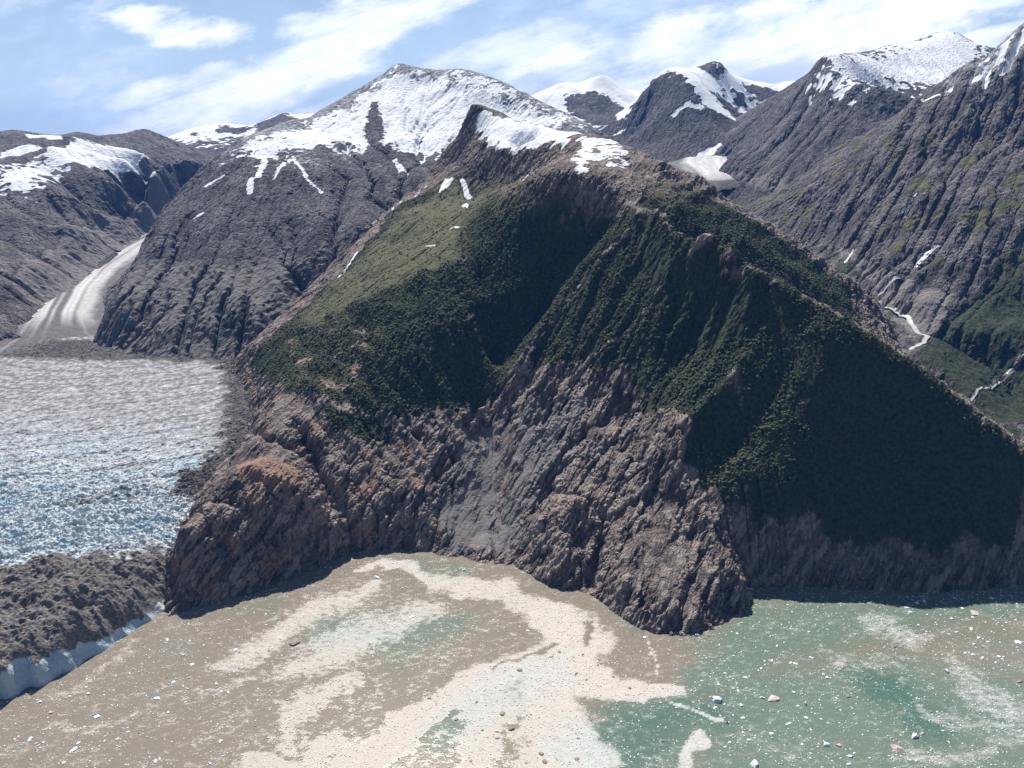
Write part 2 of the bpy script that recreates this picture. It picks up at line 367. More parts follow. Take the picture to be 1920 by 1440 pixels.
# ================================================================== MAIN MOUNTAIN (the spur between the glacier and the valley)
shore = Zl((298, 1090), (300, 1125), (315, 1148), (345, 1147), (374, 1134), (430, 1120), (480, 1110), (540, 1082), (600, 1060), (650, 1040), (690, 1030), (740, 1028), (790, 1030),
           (830, 1035), (900, 1046), (970, 1050), (1000, 1075), (1030, 1095), (1070, 1105), (1110, 1110), (1150, 1140), (1180, 1163), (1215, 1178), (1250, 1185),
           (1295, 1186), (1330, 1180), (1370, 1155), (1400, 1130), (1402, 1110), (1425, 1093), (1500, 1097), (1600, 1103), (1700, 1106), (1780, 1105), (1850, 1103), (1920, 1095))
shore += [(1300, 1540, 0), (1700, 1560, 0)]
main_lines = [
    shore,
    sea(shore, 45, -40), sea(shore, 160, -90),
    Zl((308, 1095, 26), (330, 1112, 24), (350, 1125, 14)),
    # left flank above the glacier
    Zl((318, 1085, 0), (316, 1050, 30), (322, 1010, 70), (335, 985, 95), (380, 925, 130), (405, 893, 145), (440, 868, 152), (468, 830, 170), (468, 770, 190), (455, 720, 205), (440, 690, 212), (455, 665, 222)),
    [(x - 75, y - 20, z - 95) for x, y, z in Zl((322, 1010, 70), (335, 985, 95), (380, 925, 130), (405, 893, 145), (440, 868, 152), (468, 830, 170), (468, 770, 190), (455, 720, 205), (440, 690, 212), (455, 665, 222))],
    # gully between this mountain and the snow mountain
    Yl((470, 650, 2700), (520, 610, 2820), (560, 580, 2920), (640, 510, 3100), (690, 450, 3280), (740, 390, 3480), (780, 368, 3620), (850, 310, 3850)),
    # rock tower ridge and skyline to the shoulder
    Yl((870, 285, 3860), (878, 240, 3900), (885, 197, 3940), (915, 205, 3900), (950, 225, 3800), (1000, 240, 3600), (1050, 250, 3350), (1100, 254, 3100)),
    Yl((900, 285, 3620), (950, 290, 3420), (1000, 285, 3270), (1050, 268, 3150)),
    Yl((920, 330, 3480), (980, 340, 3180), (1030, 310, 3000)),
    # right skyline of the shoulder, down to the river
    Yl((1100, 254, 3100), (1150, 268, 3050), (1200, 290, 2980), (1250, 311, 2920), (1300, 335, 2860), (1350, 366, 2820), (1400, 400, 2790), (1450, 430, 2760), (1500, 460, 2740), (1550, 500, 2720), (1600, 540, 2700), (1650, 590, 2690), (1705, 652, 2720)),
    # convex top of the bowl
    Yl((860, 440, 2760), (900, 420, 2650), (960, 370, 2630), (1000, 350, 2595), (1050, 338, 2560), (1100, 345, 2535), (1150, 368, 2490), (1190, 395, 2420)),
    Yl((1075, 300, 2830), (1140, 315, 2750), (1200, 345, 2660)),
    # foot of the bowl's dark head wall
    Yl((898, 640, 2300), (930, 690, 2255), (960, 660, 2275), (1010, 600, 2345)),
    Yl((900, 540, 2430), (940, 560, 2380), (1000, 520, 2425), (1060, 490, 2455), (1110, 450, 2465)), Yl((960, 450, 2510), (1040, 420, 2505)),
    # left rib of the bowl
    Yl((880, 480, 2520), (883, 560, 2370), (890, 620, 2270), (905, 700, 2190), (920, 745, 2140)),
    # right rib of the bowl
    Yl((1190, 395, 2420), (1150, 440, 2400), (1100, 500, 2360), (1060, 555, 2310), (1030, 600, 2265), (990, 660, 2210), (955, 715, 2165)),
    # crest of the spur above the shadowed wall
    Yl((1190, 395, 2420), (1240, 430, 2300), (1290, 465, 2185), (1340, 490, 2095), (1400, 515, 2015), (1450, 538, 1955), (1500, 560, 1905), (1550, 588, 1878), (1600, 615, 1850), (1650, 648, 1822), (1700, 680, 1791), (1750, 718, 1757), (1800, 755, 1729), (1860, 802, 1697), (1920, 850, 1668)),
    [at_y(1920, 850, 1668), (1330, 1710, 190), (1700, 1750, 120)],
    # behind that crest: hollow down to the river valley
    [(x + 10, y + 170, z - 60 - 0.1 * max(0, x - 500)) for x, y, z in Yl((1290, 465, 2200), (1400, 515, 2030), (1500, 560, 1925), (1600, 615, 1865), (1700, 680, 1805), (1800, 755, 1745), (1920, 850, 1680))],
    Yl((1300, 420, 2530), (1400, 472, 2500), (1500, 528, 2480), (1600, 592, 2470), (1680, 650, 2500)),
    Yl((1280, 385, 2640), (1370, 430, 2600), (1450, 475, 2590), (1550, 545, 2580)),
    # left edge of the shadowed wall, down to the headland
    Yl((1400, 515, 2015), (1435, 560, 1970), (1440, 600, 1928), (1415, 650, 1885), (1385, 700, 1842), (1335, 755, 1808), (1290, 800, 1775), (1275, 850, 1735), (1272, 885, 1708), (1290, 930, 1665), (1315, 985, 1605), (1350, 1040, 1545), (1385, 1090, 1505)),
    Yl((1418, 842, 1708), (1385, 800, 1750), (1340, 790, 1775)),
    # shadowed wall
    Yl((1330, 900, 1675), (1450, 1000, 1588), (1600, 1010, 1578), (1800, 1020, 1558)), Yl((1720, 720, 1762), (1700, 780, 1728), (1670, 830, 1700)),
    # wooded face of the spur
    Yl((1200, 480, 2300), (1200, 540, 2220), (1200, 600, 2140), (1190, 660, 2070), (1180, 720, 2010)),
    Yl((1300, 540, 2120), (1320, 600, 2060), (1310, 680, 1980), (1250, 740, 1930)),
    Yl((1110, 580, 2240), (1080, 640, 2170), (1050, 700, 2110), (1010, 760, 2070)),
    # bare apron
    Yl((880, 760, 2110), (870, 860, 1960), (850, 930, 1870), (830, 990, 1800)),
    Yl((930, 790, 2080), (930, 880, 1945), (930, 960, 1830), (930, 1010, 1765)),
    Yl((1100, 770, 2010), (1060, 850, 1920), (1010, 930, 1840), (985, 1000, 1755)),
    Yl((1200, 790, 1930), (1170, 850, 1870), (1140, 910, 1800), (1100, 930, 1780), (1070, 945, 1760), (1045, 980, 1720), (1035, 1040, 1650)),
    Yl((1120, 960, 1735), (1115, 1010, 1655), (1110, 1060, 1600)),
    Yl((1230, 920, 1715), (1200, 970, 1665), (1180, 1040, 1570), (1170, 1100, 1500)),
    Yl((1290, 1010, 1590), (1260, 1070, 1510), (1250, 1130, 1440)),
    # left knolls and the orange dome
    Yl((340, 1000, 1640), (400, 960, 1700), (440, 905, 1765), (470, 868, 1850), (500, 855, 1872), (540, 868, 1858), (570, 905, 1814), (600, 950, 1776), (618, 985, 1758)),
    Yl((420, 1020, 1660), (480, 980, 1705), (540, 1000, 1708), (590, 1020, 1742)),
    Yl((560, 840, 1930), (600, 870, 1910), (625, 930, 1852), (640, 980, 1808)),
    Yl((480, 840, 1890), (500, 790, 2010), (540, 750, 2110), (560, 700, 2230), (520, 680, 2400)),
    Yl((620, 790, 2030), (640, 850, 1960), (680, 920, 1890), (700, 980, 1825)),
    Yl((700, 790, 2060), (740, 860, 1980), (760, 930, 1890), (770, 990, 1825)),
    # green left slope
    Yl((880, 480, 2520), (800, 510, 2500), (720, 555, 2480), (640, 590, 2510), (580, 615, 2560), (520, 645, 2640)),
    Yl((820, 570, 2350), (800, 640, 2240), (800, 700, 2170), (820, 755, 2120)),
    Yl((700, 640, 2310), (690, 700, 2200), (700, 760, 2110)), Yl((600, 660, 2360), (620, 720, 2200)),
    Yl((820, 430, 2920), (750, 470, 2880), (680, 510, 2860), (620, 550, 2840), (570, 590, 2830)),
    Yl((900, 370, 3050), (850, 400, 3130), (780, 430, 3180), (720, 470, 3130)),
]
main_back = [(-200, 4400, 800), (200, 4400, 700), (-700, 4200, 500), (600, 3700, 450), (300, 4000, 700), (900, 3500, 260), (1300, 3200, 100), (1400, 2600, 60), (1650, 2300, 40),
             (1500, 2900, 60), (-1000, 3600, 300), (-1200, 3000, 150), (-1100, 2500, 100), (-1100, 2000, 60), (-1050, 1650, 20), (1700, 2000, 60), (100, 3500, 850)]

def paint_main(f):
    nz = fbm(f.X / 60, f.Y / 60, f.H / 90, 4, 40); nb = fbm(f.X / 14, f.Y / 14, f.H / 20, 3, 44)
    A = lambda poly, s=0, wob=25: f.area(poly, wob, 110, s)
    w = 26.0
    green = A([(470, 690), (500, 640), (560, 585), (640, 515), (740, 395), (870, 300), (960, 340), (1050, 330), (1190, 390), (1290, 455), (1400, 505), (1430, 560), (1420, 640), (1360, 740), (1300, 790), (1240, 770), (1200, 720),
               (1150, 680), (1080, 690), (990, 700), (940, 728), (900, 745), (850, 765), (780, 785), (700, 770), (640, 760), (590, 735), (540, 735)], 3)
    wall = A([(1390, 510), (1500, 552), (1600, 608), (1700, 672), (1800, 748), (1920, 840), (1919, 1015), (1700, 1025), (1520, 1005), (1430, 985), (1350, 930), (1295, 860), (1300, 790), (1400, 680)], 5)
    back = A([(1190, 330), (1300, 345), (1400, 410), (1500, 470), (1600, 550), (1700, 650), (1700, 675), (1600, 608), (1500, 552), (1400, 505), (1290, 455), (1200, 395)], 7)
    knoll = A([(600, 760), (680, 770), (740, 790), (720, 840), (660, 830), (600, 800)], 8)
    g = np.maximum(np.maximum(green, wall), np.maximum(back - 12, knoll - 10))
    veg = sstep(-w, w, g + 45 * nz)
    bare = 0.55 * sstep(0.50, 0.72, f.slope + 0.12 * nz) * (1 - 0.6 * sstep(-10, 30, wall)) * (1 - 0.85 * sstep(-20, 20, A([(1210, 410), (1300, 440), (1420, 500), (1440, 560), (1400, 620), (1300, 590), (1230, 520)], 6)))
    veg = np.clip(veg - bare, 0, 1)
    # gullied strips of bare scree running into the woods
    strip = sstep(9, -4, f.line([(1185, 430), (1100, 520), (1040, 600), (960, 710)]) - 6 + 8 * nb)
    strip2 = sstep(7, -1, f.line([(1240, 545), (1160, 640), (1090, 690)]) - 5 + 8 * nb) * 0.8
    strip3 = sstep(6, 0, f.line([(880, 500), (880, 620), (890, 700), (905, 740)]) - 3 + 6 * nb)
    strip4 = sstep(9, 0, f.line([(1290, 400), (1360, 470), (1440, 560)]) - 8 + 10 * nb) * 0.7
    veg = np.clip(veg - strip * 0.7 - strip2 * 0.7 - strip3 * 0.45 - 0.3 * strip4, 0, 1)
    gul = A([(1190, 400), (1130, 450), (1050, 560), (950, 720), (1000, 740), (1150, 690), (1230, 640), (1220, 520)], 9)
    veg = np.clip(veg - 0.9 * sstep(-10, 30, gul) * sstep(3.2, 5.0, f.A - 0.8 * nb) * sstep(790, 640, f.H), 0, 1)
    gul2 = A([(520, 650), (600, 600), (720, 600), (740, 700), (660, 760), (540, 740)], 10)
    veg = np.clip(veg - 0.75 * sstep(-10, 50, gul2) * sstep(-0.1, 0.3, nz + 0.4 * nb), 0, 1)
    alpine = sstep(700, 800, f.H + 90 * nz)
    meadow = np.maximum(sstep(-60, 80, A([(560, 590), (640, 515), (740, 400), (870, 330), (930, 360), (870, 440), (870, 490), (760, 530), (660, 580), (570, 620)], 11) + 40 * nz), alpine)
    veg = np.where(alpine > 0.1, veg * (1 - 0.55 * alpine), veg)
    # snow
    field = A([(900, 215), (960, 200), (1000, 215), (1090, 245), (1060, 268), (1000, 275), (940, 272), (905, 250)], 13, 15)
    snow = sstep(-30, 30, field + 70 * nz + 10)
    patches = [[(1080, 262), (1150, 262), (1190, 290), (1140, 300), (1085, 300)], [(1070, 290), (1110, 300), (1100, 325), (1080, 322)], [(1130, 290), (1180, 300), (1170, 318), (1140, 310)]]
    lay = ridged(f.X / 60, f.Y / 22, 0, 3, 46)
    for q in patches: snow = np.maximum(snow, sstep(-8, 22, np.minimum(A(q, 14, 14), 14) + 42 * nz + 46 * lay - 24))
    for q in ([(862, 335), (872, 338), (886, 370), (878, 375)], [(835, 335), (850, 335), (838, 352), (822, 362)], [(870, 383), (880, 383), (876, 390), (868, 388)]):
        snow = np.maximum(snow, sstep(-9, 7, A(q, 15, 10)))
    for L, wd in (([(635, 520), (655, 495), (670, 473)], 5), ([(737, 393), (752, 378)], 6), ([(770, 372), (800, 350)], 5), ([(800, 462), (815, 460)], 5), ([(845, 429), (860, 428)], 5), ([(980, 340), (995, 325)], 4)):
        snow = np.maximum(snow, sstep(wd + 3, wd - 3, f.line(L) + 3 * nb))
    orange = A([(440, 870), (500, 845), (550, 870), (600, 930), (560, 940), (500, 930), (450, 925)], 17)
    rust = 0.8 * sstep(-15, 25, orange + 20 * nz)
    for q, k in (([(560, 790), (640, 770), (640, 830), (580, 830)], 0.7), ([(1280, 780), (1250, 830), (1270, 860), (1300, 810)], 0.5), ([(760, 860), (850, 880), (830, 930), (740, 920)], 0.45), ([(1040, 945), (1110, 940), (1120, 980), (1050, 990)], 0.5), ([(700, 960), (790, 940), (800, 1020), (720, 1020)], 0.45)):
        rust = np.maximum(rust, k * sstep(-18, 20, A(q, 19) + 25 * nz))
    meadow = np.maximum(meadow, 0.55 * sstep(-20, 40, gul2) * sstep(-0.3, 0.2, nz))
    rust = np.maximum(rust, (0.22 + 0.38 * sstep(-0.2, 0.5, nz)) * sstep(150, -250, f.X) + 0.3 * sstep(0.1, 0.5, nz))
    scree = A([(860, 760), (1000, 730), (1100, 760), (1090, 850), (1000, 960), (960, 1045), (840, 1035), (830, 960), (850, 880)], 21)
    scree = 0.75 * sstep(-30, 30, scree + 70 * nz) * sstep(0.55, 0.25, f.slope)
    f.vegf = veg * (1 - snow)
    apron = sstep(0, 40, A([(840, 790), (960, 735), (1200, 700), (1280, 800), (1290, 900), (1240, 1160), (1100, 1100), (990, 1040), (860, 1035)], 23))
    mul = 1.25 - 0.75 * sstep(0.3, 0.8, veg)
    mul = mul * (1 - 0.68 * sstep(-10, 25, A([(1300, 790), (1400, 660), (1430, 545), (1500, 558), (1600, 612), (1700, 676), (1800, 752), (1920, 845), (2000, 900), (2000, 1100), (1420, 1095), (1370, 1040), (1310, 940), (1285, 870)], 26)))
    chute = A([(850, 800), (930, 770), (1000, 800), (1010, 880), (985, 960), (960, 1045), (840, 1035), (820, 990), (860, 900)], 25)
    mul = mul * (1 - 0.55 * sstep(-20, 30, chute + 40 * nz))
    mul = mul * (1 - 0.75 * sstep(0.3, 0.7, snow))
    return dict(veg=veg, meadow=meadow, snow=snow, rust=rust, scree=scree), mul

M_MAIN = terrain_material('gneiss_rock', 1.6, (0.205, 0.166, 0.145), (0.108, 0.091, 0.086), (0.44, 0.37, 0.32), dip=True)
def veg_lumps(f):
    n = fbm(f.X / 11, f.Y / 11, f.H / 16, 3, 47); n2 = ridged(f.X / 26, f.Y / 26, f.H / 34, 2, 48)
    g = f.area([(500, 640), (640, 515), (870, 330), (1050, 330), (1190, 390), (1430, 515), (1430, 560), (1420, 640), (1300, 790), (1200, 720), (1080, 690), (990, 700), (900, 745), (780, 785), (600, 735), (540, 700)], 20, 90, 49)
    return sstep(-10, 30, g) * sstep(780, 620, f.H) * (2.6 * n + 1.6 * n2)
main = build_mountain('mountain_spur', (-1050, 1330, 1240, 4050), 2.8, main_lines, main_back, dict(iters=18, K=0.013, m=0.42, keep=11), rough=15, wl=110, crag=3.2, slab=0.75, flat=True, calm=(([(850, 800), (930, 775), (1000, 800), (1020, 870), (990, 960), (960, 1048), (840, 1038), (815, 990), (855, 900)], 4, 0.55), ([(1290, 790), (1400, 660), (1440, 545), (1920, 845), (2000, 1100), (1420, 1100), (1310, 940)], 2, 0.4)), lumps=veg_lumps, fine=(6, 0.012, 1.7, 8),
                      paint=paint_main, mat=M_MAIN, seed=1, floor=-12,
                      fol=np.subtract(at_y(1200, 760, 1960), at_z(1030, 1095)), folamp=1.0,
                      carve=(([(1400, 515), (1435, 560), (1440, 600), (1415, 650), (1385, 700), (1335, 755), (1290, 800)], -13, 16), ([(1500, 600), (1490, 660), (1455, 720), (1405, 785), (1360, 835)], 26, 42), ([(1128, 975), (1124, 1030), (1112, 1100)], 32, 13), ([(1025, 930), (1075, 922), (1122, 955)], 20, 14), ([(1075, 965), (1050, 1010), (1055, 1070)], -24, 28), ([(440, 893), (500, 872), (555, 910)], -12, 34), ([(430, 848), (500, 822), (560, 845), (600, 880)], 18, 16), ([(1290, 930), (1320, 990), (1380, 1090)], -14, 22), ([(1200, 960), (1180, 1040), (1170, 1110)], -16, 22), ([(1060, 870), (1015, 945), (988, 1030)], 14, 12), ([(560, 800), (598, 870), (616, 930), (612, 975)], 30, 17),
                             ([(645, 930), (655, 1000), (662, 1038)], 22, 11), ([(705, 955), (712, 1022)], 18, 10), ([(680, 930), (682, 1000)], -10, 14), ([(750, 930), (752, 1000)], -12, 20), ([(335, 985), (395, 1000), (440, 1045), (480, 1080)], 10, 8), ([(480, 1000), (545, 1045)], 9, 7),
                             ([(1185, 870), (1150, 930), (1128, 975)], 15, 10), ([(1290, 950), (1245, 1040), (1205, 1130)], 13, 9), ([(1330, 1020), (1292, 1090), (1272, 1160)], 11, 8), ([(1230, 900), (1190, 980), (1150, 1080)], 9, 8),
                             ([(1105, 800), (1040, 870), (990, 930)], 11, 9), ([(1010, 785), (960, 850), (935, 910)], 9, 8), ([(1190, 780), (1130, 850), (1090, 905)], 10, 8), ([(1240, 790), (1200, 860)], 8, 8), ([(905, 790), (898, 850), (905, 920), (900, 1000)], 8, 18),
                             ([(920, 790), (915, 880), (900, 960)], 16, 65), ([(870, 785), (884, 800)], -15, 8), ([(905, 778), (915, 795)], -14, 6), ([(895, 838), (907, 852)], -14, 8), ([(880, 900), (860, 960), (850, 1010)], 9, 9), ([(960, 860), (935, 930), (920, 1000)], 10, 9), ([(1000, 830), (965, 900), (950, 980)], -9, 8), ([(860, 850), (880, 900), (890, 960)], -8, 8), ([(830, 820), (850, 870)], 10, 8), ([(940, 815), (930, 850)], 9, 7), ([(965, 800), (978, 820)], -14, 8), ([(965, 870), (978, 885)], -12, 8), ([(850, 815), (860, 830)], -11, 7),
                             ([(470, 880), (520, 905), (570, 945)], -9, 14), ([(420, 960), (440, 1010), (450, 1060)], -9, 12), ([(700, 830), (740, 880), (770, 960)], -9, 12), ([(400, 940), (470, 960), (530, 990)], 9, 8),
                             ([(1270, 1010), (1225, 1090), (1215, 1150)], -10, 10), ([(1350, 1060), (1320, 1110), (1300, 1160)], -9, 9), ([(1190, 930), (1160, 1010), (1150, 1090)], -9, 10)),
                      ribs=((at_y(1200, 640, 2100), at_z(1000, 1040), 80, 30, [(1190, 390), (1300, 460), (1420, 520), (1440, 600), (1290, 800), (1280, 900), (1000, 1040), (940, 960), (930, 730), (1090, 500)]),
                            (at_y(700, 600, 2440), at_y(830, 760, 2110), 85, 26, [(520, 640), (700, 560), (870, 490), (890, 700), (880, 800), (800, 1000), (620, 1000), (560, 760)]),
                            (at_y(1500, 480, 2680), at_y(1430, 540, 2430), 80, 22, [(1200, 300), (1400, 400), (1600, 540), (1680, 640), (1600, 600), (1400, 500), (1250, 420)])))

# ================================================================== SNOW MOUNTAIN behind it
snow_lines = [
    [(x + (-150), y + (90), z + (-190)) for x, y, z in Yl((185, 637, 3060), (215, 560, 3250), (260, 480, 3520), (300, 410, 3850), (340, 365, 4050), (380, 320, 4250), (440, 275, 4500), (520, 240, 4800))],
    Yl((200, 640, 3050), (300, 655, 2900), (430, 655, 2860), (470, 640, 2880)),
    Yl((185, 637, 3060), (215, 560, 3250), (260, 480, 3520), (300, 410, 3850), (340, 365, 4050), (380, 320, 4250), (440, 275, 4500), (520, 240, 4800), (600, 220, 5000), (650, 190, 5200), (700, 155, 5400), (738, 126, 5500), (748, 121, 5500), (760, 126, 5490), (800, 130, 5400), (870, 135, 5200), (920, 150, 5050), (960, 165, 4900), (1010, 190, 4750), (1050, 210, 4600), (1110, 240, 4400), (1150, 262, 4250)),
    Yl((420, 640, 2900), (400, 560, 3080), (380, 500, 3240), (400, 420, 3560), (420, 360, 3900)),
    Yl((300, 620, 3010), (310, 560, 3150), (330, 480, 3420)), Yl((500, 600, 2960), (480, 540, 3130), (500, 450, 3420), (520, 400, 3600), (530, 340, 3880), (560, 290, 4200)),
    Yl((600, 500, 3240), (610, 440, 3430), (620, 400, 3600), (640, 350, 3850), (650, 310, 4080)),
    Yl((680, 420, 3420), (700, 370, 3750), (720, 330, 4000), (700, 290, 4300), (690, 230, 4750), (700, 190, 5080)),
    Yl((800, 340, 3900), (810, 310, 4150), (840, 290, 4300), (880, 250, 4450)),
    Yl((760, 290, 4350), (780, 250, 4600), (800, 200, 4930), (800, 160, 5200)), Yl((900, 200, 4750), (950, 215, 4650), (1000, 230, 4500)),
    Yl((560, 250, 4700), (620, 250, 4650), (660, 220, 4950)),
]
snow_back = [(-1750, 3000, 60), (-2200, 3600, 120), (-2300, 4500, 150), (-2300, 5600, 350), (-1500, 6000, 900), (-800, 6100, 1000), (0, 5800, 800), (600, 5200, 500), (900, 4500, 350), (700, 4000, 400), (200, 3700, 500), (-500, 3000, 180), (-300, 3500, 400), (-1700, 5300, 800)]

def paint_snow(f):
    nz = fbm(f.X / 110, f.Y / 110, f.H / 150, 4, 50); nb = fbm(f.X / 30, f.Y / 30, f.H / 60, 3, 54)
    field = f.area([(440, 285), (520, 245), (600, 225), (650, 195), (700, 160), (745, 125), (870, 138), (960, 170), (1050, 212), (1100, 240), (900, 240), (870, 280), (830, 300), (790, 300), (720, 290), (650, 285), (560, 280), (480, 300)], 30, 200, 3)
    snow = sstep(-70, 70, field + 190 * nz + 170 * nb - 260 * f.slope - 9 * f.rel + 10)
    low = sstep(640, 940, f.H + 150 * nz + 140 * nb - 9 * f.rel) * 0.50
    snow = np.maximum(snow, low)
    rockpatch = np.maximum(f.area([(695, 190), (712, 190), (725, 255), (710, 275), (685, 270), (680, 245)], 12, 60, 5), f.area([(690, 255), (740, 280), (790, 285), (800, 300), (760, 305), (680, 300)], 12, 60, 6) - 5)
    snow = np.where(rockpatch > -10, snow * (1 - 0.75 * sstep(-20, 30, rockpatch + 30 * nb)), snow)
    for L, wd in (([(497, 300), (485, 330)], 14), ([(545, 300), (515, 335)], 10), ([(550, 295), (575, 335), (605, 362)], 8), ([(470, 335), (470, 362)], 15), ([(420, 330), (385, 350)], 9), ([(740, 390), (700, 420)], 5),
                  ([(820, 300), (860, 285), (870, 260)], 16), ([(740, 300), (755, 320)], 14), ([(380, 400), (365, 410)], 6)):
        snow = np.maximum(snow, sstep(wd * 1.25, wd * 0.6, f.line(L) + 12 * nb))
    veg = 0.22 * sstep(600, 400, f.H + 120 * nz) * sstep(0.55, 0.3, f.slope) + 0.16 * sstep(900, 700, f.H)
    scree = 0.7 * sstep(0.42, 0.25, f.slope + 0.2 * nb) * sstep(650, 450, f.H)
    meadow = sstep(450, 650, f.H + 100 * nz)
    f.vegf = veg
    mul = 1.0 - 0.93 * sstep(0.35, 0.65, snow)
    return dict(veg=veg, meadow=meadow, snow=snow, rust=0.25 * sstep(0, .4, nb), scree=scree), mul

M_FAR = terrain_material('far_rock', 3.6, rock_a=(0.112, 0.106, 0.112), rock_b=(0.060, 0.058, 0.066), rock_c=(0.23, 0.218, 0.222), dip=True)
snowm = build_mountain('snow_mountain', (-2350, 950, 2750, 6100), 8.0, snow_lines, snow_back, dict(iters=20, K=0.03, m=0.42, keep=8), rough=26, wl=230, crag=5.5, flat=True, fol=(-0.15, -0.75, -0.65), folamp=0.8, slab=0.35, folsc=2.6, fine=(5, 0.014, 5, 6),
                       ribs=((at_y(380, 420, 3700), at_y(360, 600, 3050), 260, 24, [(200, 630), (300, 420), (440, 300), (640, 330), (620, 480), (480, 640), (300, 650)]),), paint=paint_snow, mat=M_FAR, seed=2, floor=140, cragwl=45)

# ================================================================== LEFT RANGE beyond the tributary glacier
left_lines = [
    [(x + 130, y + 10, z - 150) for x, y, z in Yl((25, 640, 3190), (55, 590, 3420), (80, 545, 3700), (95, 510, 3950), (150, 470, 4400), (210, 435, 4950), (270, 425, 5400), (310, 390, 6000))],
    Zl((-60, 660, 236), (0, 655, 236), (25, 640, 238)), Yl((5, 640, 3190), (-5, 590, 3420), (5, 545, 3700), (28, 510, 3950), (92, 470, 4400), (168, 437, 4950), (245, 418, 5400), (300, 390, 6000), (345, 370, 6500)),
    Yl((-100, 320, 5200), (0, 312, 5400), (45, 295, 5550), (75, 287, 5650), (110, 272, 5850), (147, 260, 6050), (190, 272, 6150), (230, 285, 6250), (270, 290, 6200), (290, 268, 6100), (300, 270, 6150), (340, 290, 6300), (385, 300, 6500)),
    Yl((-100, 250, 7600), (0, 255, 7500), (28, 246, 7500), (60, 252, 7500), (120, 262, 7500), (145, 250, 7500), (200, 260, 7500), (235, 257, 7500), (268, 241, 7500), (300, 255, 7450), (340, 280, 7400), (400, 300, 7400)),
    Yl((0, 275, 6800), (60, 275, 6800), (150, 272, 6850), (230, 275, 6900), (280, 285, 6900)),
    Yl((290, 268, 6100), (288, 310, 5850), (305, 350, 5800), (312, 385, 5900)), Yl((380, 330, 6300), (340, 360, 6200)),
    Yl((100, 310, 5500), (170, 310, 5750), (240, 315, 5850), (280, 340, 5750)), Yl((200, 350, 5450), (270, 380, 5500)),
    Yl((0, 350, 5050), (80, 350, 5150), (140, 380, 5000), (220, 410, 5150)), Yl((0, 420, 4550), (80, 430, 4500), (150, 440, 4650)), Yl((-50, 540, 3700), (0, 530, 3750), (50, 510, 3950)), Yl((-60, 600, 3420), (0, 600, 3400), (40, 590, 3450)),
]
left_back = [(-5000, 8200, 700), (-3500, 8300, 750), (-2500, 8200, 750), (-1700, 7500, 500), (-1500, 6500, 400), (-1400, 5200, 300), (-1600, 4300, 260), (-1800, 3700, 220), (-1900, 3200, 200), (-3200, 3600, 500), (-4200, 5200, 900)]
def paint_left(f):
    nz = fbm(f.X / 160, f.Y / 160, f.H / 200, 4, 60); nb = fbm(f.X / 45, f.Y / 45, f.H / 80, 3, 64)
    bowl = f.area([(85, 292), (147, 262), (200, 275), (270, 292), (275, 320), (290, 340), (250, 330), (180, 312), (110, 308)], 20, 200, 4)
    snow = sstep(-70, 70, bowl + 60 * nb + 20)
    mott = f.area([(0, 320), (90, 290), (120, 315), (90, 340), (60, 365), (0, 360)], 20, 200, 6)
    snow = np.maximum(snow, sstep(-60, 120, mott + 200 * nb - 5 * f.rel + 30))
    low = f.area([(180, 320), (280, 335), (310, 390), (240, 370)], 20, 200, 8)
    snow = np.maximum(snow, 0.46 * sstep(-50, 100, low + 120 * nb))
    back = f.area([(0, 300), (60, 285), (100, 275), (60, 270), (0, 285)], 20, 200, 9); b2 = f.area([(45, 250), (115, 254), (118, 262), (90, 262)], 10, 200, 9)
    snow = np.maximum(snow, np.maximum(sstep(-60, 60, back), sstep(-60, 60, b2)))
    snow = snow * sstep(0.62, 0.4, f.slope)
    scree = 0.8 * sstep(60, 10, f.line([(310, 390), (280, 420), (210, 435), (150, 470), (95, 510), (70, 560)]) - 60)
    veg = 0.3 * sstep(900, 500, f.H + 150 * nz); f.vegf = veg
    return dict(veg=veg, meadow=0 * nz + 0.7, snow=snow, rust=0.15 * sstep(0, .4, nb + 0.3), scree=scree), 1 - 0.92 * sstep(.4, .6, snow)
M_LEFT = terrain_material('pale_rock', 4.5, (0.14, 0.128, 0.125), (0.08, 0.075, 0.077), (0.28, 0.255, 0.245), dip=True)
left = build_mountain('left_mountain_range', (-4900, -1500, 3150, 8200), 12, left_lines, left_back, dict(iters=16, K=0.03, m=0.42, keep=8), rough=24, wl=260, crag=6.5, flat=True, fol=(0.6, -0.5, -0.6), folamp=0.7, slab=0.35, folsc=3.6, fine=(4, 0.014, 6, 6),
                      ribs=((at_y(60, 300, 5550), at_y(190, 430, 4900), 280, 50, [(-100, 330), (80, 290), (280, 340), (310, 390), (150, 470), (60, 570), (-100, 640)]),), paint=paint_left, mat=M_LEFT, seed=3, floor=150, cragwl=60)

